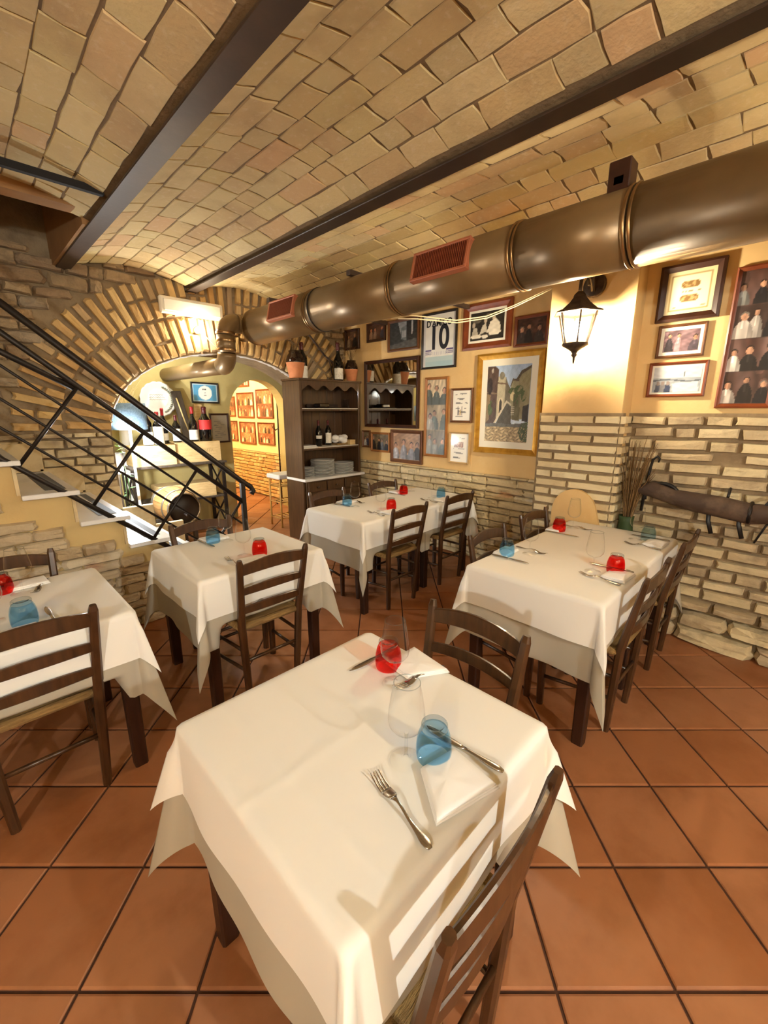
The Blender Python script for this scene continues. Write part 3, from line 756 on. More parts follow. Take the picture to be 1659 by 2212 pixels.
def make_fork():
    t = thing('fork', '', 'fork', group='forks on the tables')
    def zc(x): return .004+.010*math.exp(-((x-.118)/.02)**2)+.010*max(0, (x-.13)/.07)**1.4*0+.004*math.exp(-((x)/.03)**2)*0
    pts = [(x, 0, .003+ (0.004 if x < .03 else 0)*0+.009*math.exp(-((x-.105)/.028)**2)) for x in np.linspace(0, .125, 16)]
    wd = [.009, .0165, .019, .0175, .0145, .012, .010, .0085, .0075, .007, .0065, .0062, .0062, .0065, .010, .018]
    sweep(MB(), pts, wd, .0028, (0, 1, 0), .3, True).build('handle', M['silver'], t)
    pts = [(x, 0, .003+.009*math.exp(-((x-.105)/.028)**2)-.0055*math.sin(min(1, (x-.125)/.06)*PI)*.6+.002) for x in np.linspace(.122, .152, 6)]
    sweep(MB(), pts, [.016, .022, .0245, .0255, .0255, .025], .0022, (0, 1, 0), .3, True).build('head', M['silver'], t)
    for k in range(4):
        y = -.0108+k*.0072
        pts = [(x, y*(1-.06*(x-.15)/.05), .0045-.0035*math.sin((x-.125)/.075*PI)+.006*((x-.15)/.05)**2) for x in np.linspace(.149, .200, 7)]
        sweep(MB(), pts, [.0042, .004, .0038, .0036, .0033, .0028, .0012], .0022, (0, 1, 0), .3, True).build('tine', M['silver'], t)
    return t
def make_knife():
    t = thing('table_knife', '', 'knife', group='knives on the tables')
    sweep(MB(), [(x, 0, .0042) for x in np.linspace(0, .105, 10)], [.010, .0165, .0175, .0165, .0145, .013, .012, .011, .0105, .010], [.004, .007, .008, .0075, .007, .0065, .006, .0055, .005, .004], (0, 1, 0), .35, True).build('handle', M['silver'], t)
    sweep(MB(), [(x, .0015*math.sin((x-.1)/.11*PI), .0042) for x in np.linspace(.103, .215, 10)], [.010, .0135, .0165, .018, .0188, .0188, .018, .0162, .012, .003], [.003, .002, .0018, .0017, .0016, .0015, .0014, .0013, .0012, .001], (0, 1, 0), .3, True).build('blade', M['silver'], t)
    return t
def make_napkin(name, tri, m):
    """folded cloth napkin of four soft layers"""
    t = thing(name, '', 'napkin', group='folded white napkins')
    for k in range(3):
        s = 1-.035*k; z0 = .0015+.0042*k; mb = MB(); n = 12
        poly = [(-.085*s, -.055*s), (.085*s, -.075*s), (.085*s, .060*s), (-.02*s, .065*s)] if tri else [(-.075*s, -.055*s), (.078*s, -.055*s), (.075*s, .055*s), (-.078*s, .055*s)]
        ring = []
        for (a, b), (c, d) in zip(poly, poly[1:]+poly[:1]):
            for q in range(n): ring.append((a+(c-a)*q/n, b+(d-b)*q/n))
        P_ = len(ring); vs_ = []
        for zz, f in ((0, 1.), (.002, 1.012), (.0042, .985), (.0050, .8), (.0056+.002*k, .35)):
            vs_ += [(x*f, y*f, z0+zz+.0008*math.sin(x*70+y*50+k)*(f < .9)) for x, y in ring]
        vs_.append((0, 0, z0+.006+.002*k)); c_ = len(vs_)-1
        fs = [(q*P_+i, q*P_+(i+1) % P_, (q+1)*P_+(i+1) % P_, (q+1)*P_+i) for q in range(4) for i in range(P_)]+[(4*P_+i, 4*P_+(i+1) % P_, c_) for i in range(P_)]
        fs.append(tuple(range(P_))[::-1])
        mb.add(vs_, fs, True).build('fold', m, t)
    return t
PROTO = dict(w=wine_glass(), r=tumbler(M['red'], 'red'), b=tumbler(M['blue'], 'blue'), p=tumbler(M['lblue'], 'pale blue'), f=make_fork(), k=make_knife(), n=make_napkin('napkin', True, M['napkin']), q=make_napkin('napkin', False, M['napkin']))
_used = set()
def ware(kind, u, v, rz, label, z=0., sc=None):
    if kind not in _used:
        _used.add(kind); o = PROTO[kind]; o.location = (u, v, TZ+z); o.rotation_euler = (0, 0, rz); tag(o, label)
        if sc: o.scale = sc
        return o
    return dup(PROTO[kind], (u, v, TZ+z), rz, label, sc=sc)
D = math.radians
# nearest table, near place
ware('w', .628, .555, 0, 'empty wine glass in front of the blue tumbler on the nearest table')
ware('b', .682, .516, 0, 'blue glass tumbler standing upside down on the nearest table')
ware('n', .640, .445, D(-8), 'folded white napkin between fork and knife on the nearest table')
ware('f', .505, .382, D(78), 'steel fork lying beside the napkin, tines away, on the nearest table')
ware('k', .757, .375, D(93), 'steel table knife passing under the blue tumbler on the nearest table')
# nearest table, far place
ware('w', .818, .772, 0, 'empty wine glass beside the red tumbler on the nearest table')
ware('r', .868, .848, 0, 'red glass tumbler standing upside down on the nearest table')
ware('n', .925, .775, D(88), 'folded white napkin behind the red tumbler on the nearest table')
ware('f', .992, .722, D(172), 'steel fork at the far napkin of the nearest table')
ware('k', .975, .905, D(178), 'steel table knife under the red tumbler of the nearest table')
# table by the railing
ware('w', 1.109, 2.501, 0, 'empty wine glass beside the blue tumbler on the table by the railing')
ware('b', 1.039, 2.538, 0, 'blue glass tumbler on the table by the stair railing')
ware('q', 1.07, 2.60, D(4), 'folded white napkin behind the blue tumbler on the railing table')
ware('k', .985, 2.645, D(-86), 'steel knife beside the blue tumbler on the railing table')
ware('w', 1.054, 2.165, 0, 'empty wine glass in the middle of the table by the railing')
ware('r', 1.127, 2.125, 0, 'red glass tumbler on the table by the stair railing')
ware('q', 1.06, 2.05, D(-3), 'folded white napkin behind the slatted chair of the railing table')
ware('f', .955, 2.0, D(88), 'steel fork with tines showing past the chair post at the railing table')
# table cut by the left edge
ware('w', .109, 2.400, 0, 'large wine glass beside the red tumbler on the left table', sc=(1.15, 1.15, 1.0))
ware('r', .045, 2.470, 0, 'red glass tumbler at the left edge of the picture')
ware('q', .135, 2.505, D(2), 'folded white napkin under the fork on the left table')
ware('f', .215, 2.53, D(-112), 'steel fork lying on the napkin of the left table')
ware('b', .081, 2.035, 0, 'blue glass tumbler on the table cut by the left edge', sc=(1.05, 1.05, 1.05))
ware('k', .165, 1.935, D(92), 'steel knife beside the blue tumbler on the left table')
ware('w', -.005, 2.13, 0, 'wine glass half out of the picture beside the left blue tumbler')
ware('q', .04, 1.94, 0, 'folded white napkin behind the chair of the left table')
# long back table
ware('b', 2.318, 2.768, 0, 'blue glass tumbler on the back table, nearer the cupboard')
ware('w', 2.32, 2.665, 0, 'empty wine glass beside the blue tumbler nearer the cupboard')
ware('q', 2.38, 2.85, D(3), 'folded white napkin behind the blue tumbler nearer the cupboard')
ware('k', 2.262, 2.895, D(-84), 'steel knife beside the blue tumbler nearer the cupboard')
ware('f', 2.47, 2.90, D(-95), 'steel fork near the napkin on the cupboard side of the back table')
ware('w', 2.356, 2.39, 0, 'empty wine glass in front of the red tumbler on the back table')
ware('r', 2.470, 2.385, 0, 'red glass tumbler on the back table, in line with a chair post')
ware('q', 2.385, 2.30, D(-2), 'folded white napkin at the back table behind the nearer chair')
ware('f', 2.265, 2.26, D(88), 'steel fork at the napkin behind the nearer chair of the back table')
ware('r', 3.034, 2.762, 0, 'red glass tumbler on the back table, nearer the stone dado')
ware('w', 3.190, 2.800, 0, 'empty wine glass beside the red tumbler nearer the stone dado')
ware('q', 3.05, 2.855, 0, 'folded white napkin behind the red tumbler nearer the stone dado')
ware('k', 2.95, 2.89, D(-85), 'steel knife beside the red tumbler nearer the stone dado')
ware('w', 3.065, 2.438, 0, 'empty wine glass beside the blue tumbler nearer the picture wall')
ware('b', 3.163, 2.405, 0, 'blue glass tumbler on the back table, nearer the picture wall')
ware('q', 3.06, 2.30, 0, 'folded white napkin at the far chair of the back table')
ware('f', 2.94, 2.27, D(88), 'steel fork at the far chair of the back table')
# long right table
ware('b', 2.114, 1.130, 0, 'blue glass tumbler on the long right table, nearer the viewer')
ware('w', 2.217, 1.045, 0, 'empty wine glass beside the blue tumbler of the long right table')
ware('q', 2.15, 1.155, D(3), 'rolled white napkin under the blue tumbler of the long right table', sc=(1, .8, 1))
ware('k', 2.055, 1.185, D(-88), 'steel knife beside the blue tumbler of the long right table')
ware('f', 2.29, 1.165, D(-96), 'steel fork beside the wine glass behind the blue tumbler, long right table')
ware('r', 2.812, 1.130, 0, 'red glass tumbler on the long right table, near the pillar')
ware('w', 2.940, 1.088, 0, 'empty wine glass in front of the ochre patch on the pillar')
ware('q', 2.83, 1.16, D(3), 'rolled white napkin under the red tumbler near the pillar', sc=(1, .8, 1))
ware('k', 2.74, 1.185, D(-88), 'steel knife beside the red tumbler near the pillar')
ware('f', 2.985, 1.17, D(-95), 'steel fork beside the wine glass near the pillar')
ware('w', 2.950, .700, 0, 'empty wine glass in front of the dry stalks')
ware('p', 3.008, .645, 0, 'pale blue glass tumbler on the long right table by the brick wall')
ware('q', 2.93, .585, D(-2), 'folded white napkin beside the pale blue tumbler')
ware('f', 2.82, .53, D(86), 'steel fork beside the napkin of the pale blue tumbler')
ware('k', 3.06, .535, D(92), 'steel knife beside the pale blue tumbler')
ware('w', 2.192, .690, 0, 'empty wine glass on the long right table, tallest near its front edge')
ware('r', 2.268, .608, 0, 'red glass tumbler on the long right table, nearest the viewer')
ware('q', 2.205, .575, D(-3), 'folded white napkin beside the red tumbler nearest the viewer, long right table')
ware('f', 2.10, .53, D(84), 'steel fork beside the napkin at the front of the long right table')
ware('k', 2.315, .535, D(92), 'steel knife beside the red tumbler at the front of the long right table')
# ================================================================== DUCT
DU, DZC, DR = 2.32, 2.345, .163
du = thing('ventilation_duct', 'fat bronze ventilation duct hung under the vaults with a thinner pipe branching off its end', 'duct', (0, 0, 0))
cuts = [-2.28, -.9, .72, 1.26, 2.14, 3.09, 4.10]
for a, b in zip(cuts[:-1], cuts[1:]):
    MB().tube([(DU, a+.004, DZC), (DU, b-.004, DZC)], DR, 40).build('duct_section', M['duct'], du)
for v in cuts[1:-1]:
    for q in (-.012, .012): MB().tube([(DU, v+q-.007, DZC), (DU, v+q, DZC), (DU, v+q+.007, DZC)], [DR+.001, DR+.007, DR+.001], 40, False).build('collar', M['ductring'], du)
MB().lathe([(DR, 0), (DR+.004, .01), (DR-.01, .05), (DR-.06, .10), (.0005, .12)], 36, M=Matrix.Translation((DU, 4.10, DZC)) @ Matrix.Rotation(-PI/2, 4, 'X')).build('end_cap', M['duct'], du)
def arc(c, a, b, r, n=7):
    """quarter bend from direction a to b around corner point c"""
    c = Vector(c); a = Vector(a); b = Vector(b); o = c-a*r+b*r
    return [o+(-b*math.cos(PI/2*k/n)+a*math.sin(PI/2*k/n))*r for k in range(n+1)]
X_, Y_, Z_ = Vector((1, 0, 0)), Vector((0, 1, 0)), Vector((0, 0, 1))
pu, pv, pz, pz2 = 2.03, 4.20, 2.37, 1.975
MB().tube([(DU-.05, pv, pz), (pu+.12, pv, pz)], .088, 26).build('branch_pipe', M['duct'], du)
MB().tube(arc((pu, pv, pz), -X_, -Z_, .12), .088, 26).build('elbow', M['duct'], du)
MB().tube([(pu, pv, pz-.12), (pu, pv, pz2+.11)], .086, 26).build('branch_pipe', M['duct'], du)
MB().tube(arc((pu, pv, pz2), -Z_, Y_, .11), .088, 26).build('elbow', M['duct'], du)
MB().tube([(pu, pv+.11, pz2), (pu, V5-.002, pz2)], .080, 26).build('branch_pipe', M['duct'], du)
for z in (pz-.10, pz-.17, pz2+.14): MB().tube([(pu, pv, z-.012), (pu, pv, z), (pu, pv, z+.012)], [.089, .0925, .089], 26, False).build('collar', M['ductring'], du)
def vent(v0, v1, zc):
    a = math.asin((zc-DZC)/DR); n = Vector((-math.cos(a), 0, math.sin(a))); up = Vector((math.sin(a), 0, math.cos(a)))
    c = Vector((DU, 0, DZC))+n*(DR-.012)
    Mx = Matrix(((n[0], 0, up[0], c[0]), (n[1], -1, up[1], 0), (n[2], 0, up[2], c[2]), (0, 0, 0, 1)))
    H = .085; L = (v1-v0)/2; mb = MB()
    for x0, x1, z0, z1 in ((-L, L, H-.016, H), (-L, L, -H, -H+.016), (-L, -L+.02, -H+.016, H-.016), (L-.02, L, -H+.016, H-.016)):
        mb.box(-.012, .03, x0-(v0+v1)/2*1, x1-(v0+v1)/2*1, z0, z1, .003, Mx)
    o = mb.build('vent_frame', M['vent'], du)
    mb = MB(); mb.box(-.01, .004, -L+.02-(v0+v1)/2, L-.02-(v0+v1)/2, -H+.016, H-.016, 0, Mx); mb.build('vent_back', M['black'], o)
    mb = MB(); nn = int((2*L-.04)/.013)
    for k in range(nn):
        y = -L+.026+k*(2*L-.052)/max(1, nn-1)-(v0+v1)/2
        mb.box(.004, .026, y-.002, y+.002, -H+.016, H-.016, 0, Mx)
    mb.build('grille', M['ventdark'], o)
vent(3.20, 3.60, 2.385); vent(1.50, 1.91, 2.385)
def hanger(v, big, wall):
    mb = MB(); z = DZC+DR
    if big: mb.box(DU-.09, DU+.0, v-.045, v+.045, z-.03, 2.60, .004)
    mb.box(DU-.09, wall, v-.022, v+.022, z-.006, z+.03, .003)
    mb.build('wall_bracket', M['frame_dark'] if big else M['oldwood'], du)
hanger(.79, True, UR-.002); hanger(2.6, False, U0-.002); hanger(3.72, False, U0-.002); hanger(-.9, False, UR-.002)
MB().tube([(DU+DR*math.cos(t)*1.01, 3.02, DZC+DR*math.sin(t)*1.01) for t in np.linspace(0, 2*PI, 30)[:-1]], .006, 6, close=True).build('strap_clamp', M['iron'], du)
# cable looped below the duct
ca = [(2.36, 2.23, 2.20), (2.5, 2.169, 2.205), (2.8, 2.041, 2.198), (3.0, 1.91, 2.236), (3.15, 1.769, 2.312), (3.27, 1.547, 2.414)]
mb = MB(); mb.tube(ca, .0045, 6); mb.tube([(a, b-.01, c-.026+.004*k) for k, (a, b, c) in enumerate(ca)], .0045, 6)
mb.build('cable', M['cable'], label='pair of cream cables sagging from the duct towards the pillar', cat='cable')
# ================================================================== LANTERNS
def lantern(label, loc, rz, power, colour=NEUTRAL, group='iron wall lanterns'):
    t = thing('wall_lantern', label, 'lantern', loc, rz, group); t.scale = (1.4, 1.4, 1.4)
    mb = MB(); mb.lathe([(.0005, -.012), (.05, -.012), (.055, 0), (.045, .006), (.0005, .006)], 20, M=Matrix.Translation((0, -.006, -.02)) @ Matrix.Rotation(PI/2, 4, 'X') @ Matrix.Scale(1.0, 4)).build('wall_plate', M['lantern'], t)
    sc = [(0, -.01, -.05)]+[(0, -.01-.08+.08*math.cos(a), -.05+.09*math.sin(a)) for a in np.linspace(.1, PI*.95, 12)]+[(0, -.172, -.07), (0, -.17, -.09)]
    MB().tube(sc, .008, 8).tube([(0, -.03, -.05), (0, -.06, .0), (0, -.095, .0), (0, -.09, -.03), (0, -.07, -.03)], .006, 8).build('scroll_arm', M['lantern'], t)
    cy, n = -.17, 6
    def hexring(r, z): return [(r*math.cos(PI/3*k), cy+r*math.sin(PI/3*k), z) for k in range(n)]
    mb = MB(); prof = [(.012, -.075), (.028, -.09), (.030, -.10), (.05, -.125), (.085, -.155), (.112, -.165), (.112, -.170), (.082, -.163), (.03, -.12)]
    vs_ = [p for r, z in prof for p in hexring(r, z)]
    mb.add(vs_, [(i*n+k, i*n+(k+1) % n, (i+1)*n+(k+1) % n, (i+1)*n+k) for i in range(len(prof)-1) for k in range(n)]); mb.build('roof', M['lantern'], t)
    a, b = hexring(.086, -.168), hexring(.052, -.305)
    for k in range(n): MB().bar(a[k], b[k], .007, .007).build('rib', M['lantern'], t)
    for k in range(n):
        k2 = (k+1) % n; ins = lambda p, f: (p[0]*f, cy+(p[1]-cy)*f, p[2])
        MB().add([ins(a[k], .95), ins(a[k2], .95), ins(b[k2], .95), ins(b[k], .95)], [(0, 1, 2, 3)]).build('pane', M['pane'], t)
    mb = MB(); pr_ = [(.058, -.300), (.058, -.309), (.03, -.325), (.016, -.335), (.010, -.345), (.014, -.352), (.006, -.362), (.004, -.385), (.0005, -.392)]
    mb.lathe(pr_, 12, 0, cy, 0).build('finial', M['lantern'], t)
    MB().lathe([(.0005, -.30), (.014, -.30), (.014, -.262), (.0005, -.262)], 12, 0, cy, 0).build('lamp_holder', M['bulbcap'], t)
    MB().sphere((0, cy, -.232), .028, 14, 8, 1.15).build('bulb', emit('bulb_glow', colour, power, .028*1.4), t)
    return t
lantern('lit iron lantern on the plastered pillar', (UC-.002, 1.225, 2.395), -PI/2, P_COLUMN, WARM)
lantern('lit iron lantern on the wall behind the viewer', (.75, VREAR+.002, 2.335), PI, P_REAR)
lantern('lit iron lantern on the wall beyond the stairs', (ULEFT+.002, -.9, 2.335), PI/2, P_LEFT)
# bare bulb and emergency light on the arch wall
t = thing('bare_bulb', 'glowing bare bulb on the brick arch beside the branch pipe', 'bulb', (1.873, V0-.02, 2.306))
MB().lathe([(.0005, 0), (.03, 0), (.03, .02), (.018, .03), (.018, .05), (.0005, .05)], 16, M=Matrix.Rotation(PI/2, 4, 'X')).build('socket', M['bulbcap'], t)
MB().sphere((0, -.085, 0), .032, 14, 8).build('bulb', emit('bare_bulb_glow', WARM, P_BULB, .032), t)
mb = MB().tube([(.02, .0, 0), (.06, .0, -.02), (.16, .0, -.12), (.28, .0, -.20)], .004, 6); mb.build('wire', M['cable'], t)
t = thing('emergency_light', 'ivory emergency light box mounted slantwise across the top of the brick arch', 'light', (1.842, V0-.012, 2.497))
MB().box(-.30, .30, -.05, .0, -.075, .075, .012).build('housing', M['whiteplastic'], t)
MB().box(-.27, .27, -.060, -.045, -.052, .052, .01).build('diffuser', M['mount'], t)
# ================================================================== STAIR RAILING
rl = thing('stair_railing', 'black iron stair railing with slanting bars and crossing struts', 'railing', (0, VS-.012, 0))
def line(z0, sl=-.868, u0=.30): return lambda u: z0+sl*(u-u0)
A_, B_, D_, E_, F_, G_ = line(2.128), line(1.953), line(1.752), line(1.546), line(1.365), line(1.168)
def rbar(name, f, ua, ub, r, n=10): MB().tube([(ua, 0, f(ua)), (ub, 0, f(ub))], r, n).build(name, M['iron'], rl)
UL = -.62
mb = MB().tube([(UL, 0, A_(UL)), (1.62, 0, A_(1.62)), (1.70, 0, A_(1.70)+.01), (1.725, 0, A_(1.70)-.03), (1.705, 0, A_(1.70)-.055)], .021, 12); mb.build('handrail', M['iron'], rl)
rbar('top_bar', B_, UL, 1.63, .017); rbar('bottom_bar', G_, UL, 1.30, .017)
rbar('rod', D_, UL, 1.60, .0085); rbar('rod', E_, UL, 1.45, .0085); rbar('rod', F_, UL, 1.30, .0085)
MB().tube([(UL, .01, 2.30), (.267, .012, 1.866), (.598, .012, 1.672)], .018, 10).build('branch_bar', M['iron'], rl)
for k in range(-2, 4):
    u = .603+.336*k
    if u > 1.65: continue
    ub = u-.362
    MB().tube([(u, .0, B_(u)), (ub, .0, G_(ub))], .0115, 8).build('strut', M['iron'], rl)
MB().box(1.612, 1.648, -.018, .018, 0, A_(1.63)-.01, .003).build('newel_post', M['iron'], rl)
# ================================================================== PICTURES
def grid_print(name, w, h, painter, parent, y, res=.008, m=None, ox=0., oz=0.):
    nx, nz = max(4, int(w/res)), max(4, int(h/res))
    xs = np.linspace(0, 1, nx+1); zs = np.linspace(0, 1, nz+1); X, Z = np.meshgrid(xs, zs)
    img = painter(X, Z, w/h)
    vs_ = [(ox+(x-.5)*w, y, oz+(z-.5)*h) for z in zs for x in xs]
    fs = [(j*(nx+1)+i, j*(nx+1)+i+1, (j+1)*(nx+1)+i+1, (j+1)*(nx+1)+i) for j in range(nz) for i in range(nx)]
    me = bpy.data.meshes.new(name); me.from_pydata(vs_, [], fs); me.materials.append(m or M['pprint'])
    col = me.color_attributes.new('Col', 'FLOAT_COLOR', 'POINT')
    im = np.clip(img.reshape(-1, 3), 0, 1); im = np.where(im <= .04045, im/12.92, ((im+.055)/1.055)**2.4)
    buf = np.ones((len(im), 4), dtype=np.float32); buf[:, :3] = im; col.data.foreach_set('color', buf.ravel())
    o = bpy.data.objects.new(name, me); C.objects.link(o); o.parent = parent
    return o
def flat(X, c): return np.ones(X.shape+(3,))*np.array(c)
def put(img, mask, c, a=1.):
    img[mask] = img[mask]*(1-a)+np.array(c)*a
def poly(X, Z, pts):
    ins = np.zeros(X.shape, bool); n = len(pts); j = n-1
    for i in range(n):
        (xi, zi), (xj, zj) = pts[i], pts[j]
        if zi != zj: ins ^= ((zi > Z) != (zj > Z)) & (X < (xj-xi)*(Z-zi)/(zj-zi)+xi)
        j = i
    return ins
def ell(X, Z, cx, cz, rx, rz): return ((X-cx)/rx)**2+((Z-cz)/rz)**2 < 1
def noise2(X, Z, seed, f):
    r = np.random.RandomState(seed); s = 0
    for k in range(5): s = s+np.sin(X*f*r.uniform(.5, 1.6)+Z*f*r.uniform(-1.2, 1.2)+r.uniform(0, 6))*np.sin(Z*f*r.uniform(.5, 1.6)+r.uniform(0, 6))
    return s/3.
def people(seed, bg, n=4, bw=False, cl=None, rows=1, warm=(1, 1, 1), skin=(.80, .60, .48)):
    def f(X, Z, asp):
        r = random.Random(seed); img = flat(X, bg); nn = noise2(X, Z, seed, 7); img += (nn*.10)[..., None]
        for k in range(7):
            cx, cz = r.random(), r.random(); put(img, ell(X, Z, cx, cz, r.uniform(.04, .14), r.uniform(.03, .12)/rows**.5), np.array(bg)*r.uniform(.55, 1.7), .55)
        for row in range(rows):
            zb, zt = 1-(row+1)/rows, 1-row/rows; H = zt-zb
            if rows > 1: img[(Z > zb) & (Z < zt)] *= r.uniform(.65, 1.35)
            order = list(range(n+(1 if rows > 1 else 0))); r.shuffle(order)
            for k in order:
                cx = (k+.5+r.uniform(-.28, .28))/len(order); sc = r.uniform(.85, 1.15); hr = .105*H*sc; hw = min(hr/asp*.80, .36/n)
                hr = max(hr*.5, min(hr, hw*asp*1.35)); hz = zb+H*(.68+r.uniform(-.16, .08))
                c = np.array(r.choice(cl or [(.12, .12, .16), (.85, .84, .82), (.20, .22, .34), (.55, .5, .46), (.30, .14, .14), (.10, .09, .09)]))*r.uniform(.8, 1.15)
                clip = (Z > zb) & (Z < zt); bw_ = hw*r.uniform(2.2, 2.9); top = hz-hr*.85
                body = (((X-cx)/bw_)**2+((Z-zb)/max(.01, top-zb))**2 < 1) & (Z >= zb) & clip
                put(img, body, c); put(img, body & (X > cx+bw_*.45), c*.72); put(img, body & (np.abs(X-cx+bw_*.1) < bw_*.10) & (Z > zb+(top-zb)*.55), c*1.35+.08, .6)
                put(img, ell(X, Z, cx, hz+hr*.20, hw*1.12, hr*1.08) & clip, (.13, .09, .07) if r.random() < .7 else (.45, .42, .38))
                sk = np.array(skin)*r.uniform(.8, 1.1); put(img, ell(X, Z, cx, hz-hr*.08, hw*.92, hr*.92) & clip, sk); put(img, ell(X, Z, cx+hw*.45, hz-hr*.1, hw*.45, hr*.8) & clip, sk*.78, .7)
        img *= (1+.16*noise2(X, Z, seed+50, 24))[..., None]
        if bw:
            g = img.mean(-1, keepdims=True); img = np.repeat(g, 3, -1)
        return img*np.array(warm)
    return f
def p_street_bw(X, Z, asp):
    img = flat(X, (.20, .22, .23)); put(img, poly(X, Z, [(.3, 1), (.75, 1), (.55, .55), (.42, .5)]), (.55, .57, .58))
    put(img, poly(X, Z, [(.42, .75), (.62, .85), (.62, .25), (.42, .35)]), (.42, .45, .46)); put(img, poly(X, Z, [(.62, 1), (1, 1), (1, .2), (.62, .3)]), (.15, .16, .17))
    for k in range(4): put(img, poly(X, Z, [(.46+.04*k, .65), (.475+.04*k, .65), (.475+.04*k, .4), (.46+.04*k, .4)]), (.75, .76, .77))
    put(img, poly(X, Z, [(.8, 1), (.86, 1), (.84, .5), (.8, .5)]), (.7, .7, .7)); put(img, poly(X, Z, [(0, .15), (1, .32), (1, 0), (0, 0)]), (.33, .34, .34))
    return img+(noise2(X, Z, 5, 30)*.06)[..., None]
def p_pasta(X, Z, asp):
    img = flat(X, (.16, .14, .12))
    for cx, cz, rx, rz in ((.2, .75, .14, .12), (.55, .82, .12, .1)): put(img, ell(X, Z, cx, cz, rx, rz), (.40, .37, .32))
    put(img, poly(X, Z, [(.5, .25), (.6, .62), (.75, .72), (.88, .55), (.92, .2)]), (.90, .87, .80)); put(img, ell(X, Z, .70, .78, .055, .09), (.80, .74, .65)); put(img, ell(X, Z, .70, .84, .06, .05), (.12, .1, .09))
    put(img, poly(X, Z, [(.28, .2), (.36, .5), (.46, .62), (.52, .3)]), (.82, .79, .72)); put(img, ell(X, Z, .45, .68, .045, .08), (.78, .72, .63))
    put(img, poly(X, Z, [(.02, .1), (.1, .5), (.2, .45), (.26, .1)]), (.74, .71, .64)); put(img, ell(X, Z, .10, .56, .05, .09), (.72, .66, .58))
    for cx, cz, rx in ((.18, .14, .17), (.72, .20, .16), (.45, .12, .10)): put(img, ell(X, Z, cx, cz, rx, .07), (.93, .90, .83))
    return img+(noise2(X, Z, 8, 26)*.05)[..., None]
def p_town(X, Z, asp):
    img = flat(X, (.72, .80, .90)); img += ((Z-.75)*-.25)[..., None]*np.array((1, .9, .6)); img = np.clip(img, 0, 1)
    n1, n2 = noise2(X, Z, 3, 40), noise2(X, Z, 4, 90)
    put(img, poly(X, Z, [(.66, .5), (.66, .80), (.76, .90), (1, .97), (1, .3), (.6, .3)]), (.56, .53, .40)); put(img, poly(X, Z, [(.64, .78), (.78, .92), (1, .985), (1, .95), (.80, .88), (.66, .74)]), (.33, .28, .22))
    put(img, poly(X, Z, [(.56, .35), (.56, .74), (.60, .82), (.74, .80), (.74, .35)]), (.62, .60, .47)); put(img, poly(X, Z, [(.55, .73), (.60, .83), (.75, .81), (.75, .79), (.61, .80), (.57, .73)]), (.38, .33, .27))
    put(img, poly(X, Z, [(.22, .3), (.22, .78), (.27, .86), (.44, .85), (.50, .76), (.50, .3)]), (.74, .71, .60)); put(img, poly(X, Z, [(.44, .85), (.50, .76), (.56, .70), (.56, .3), (.44, .3)]), (.46, .43, .36)); put(img, ell(X, Z, .35, .87, .06, .05), (.52, .50, .43))
    put(img, poly(X, Z, [(.24, .79), (.50, .77), (.50, .75), (.24, .77)]), (.45, .36, .29))
    put(img, poly(X, Z, [(0, .2), (0, 1), (.18, 1), (.27, .95), (.25, .68), (.25, .2)]), (.33, .26, .22)); put(img, poly(X, Z, [(0, .67), (.24, .65), (.24, .63), (0, .65)]), (.50, .42, .33)); put(img, ell(X, Z, .07, .74, .06, .11), (.20, .16, .14))
    put(img, ell(X, Z, .12, .94, .025, .03), (.70, .66, .60)); put(img, poly(X, Z, [(0, .25), (0, .64), (.10, .62), (.08, .3)]), (.55, .46, .33))
    put(img, poly(X, Z, [(.29, .36), (.29, .55), (.32, .59), (.37, .59), (.40, .55), (.40, .36)]), (.85, .80, .68)); put(img, poly(X, Z, [(.31, .34), (.31, .53), (.345, .57), (.38, .53), (.38, .34)]), (.22, .20, .18))
    put(img, ell(X, Z, .63, .60, .07, .06), (.93, .88, .70)); put(img, poly(X, Z, [(.63, .3), (.63, .62), (.70, .66), (.78, .64), (.80, .28)]), (.42, .40, .28))
    for cx, cz, rx, rz in ((.60, .67, .09, .04), (.75, .68, .10, .06), (.86, .60, .06, .07), (.70, .55, .05, .09), (.10, .45, .06, .1)): put(img, ell(X, Z, cx, cz, rx, rz) & (n1 > -.25), (.30, .36, .20))
    put(img, poly(X, Z, [(.22, .22), (.26, .25), (.48, .52), (.60, .47), (.62, .22)]), (.34, .33, .29)); put(img, poly(X, Z, [(.20, .25), (.48, .55), (.50, .52), (.24, .24)]), (.86, .82, .72)); put(img, poly(X, Z, [(.48, .55), (.60, .50), (.60, .47), (.50, .52)]), (.80, .77, .68))
    for k in range(5): put(img, poly(X, Z, [(.60, .36+.025*k), (.67, .36+.025*k), (.67, .37+.025*k), (.60, .37+.025*k)]), (.82, .80, .72))
    put(img, poly(X, Z, [(0, 0), (0, .24), (.25, .25), (.62, .24), (1, .26), (1, 0)]), (.40, .40, .38))
    put(img, poly(X, Z, [(0, 0), (0, .20), (1, .20), (1, 0)]), (.66, .58, .43)); fg = Z < .20
    cob = np.sin(X*38+np.sin(Z*60)*1.5)*np.sin(Z*75+np.sin(X*20)); put(img, fg & (cob > .25), (.82, .74, .56)); put(img, fg & (np.abs(cob) < .10), (.46, .40, .30))
    put(img, ell(X, Z, .97, .14, .17, .13) & (n2 > -.35), (.27, .33, .20)); put(img, poly(X, Z, [(.86, .28), (.86, .47), (1, .50), (1, .27)]), (.22, .19, .16))
    return img+(n1*.05+n2*.03)[..., None]
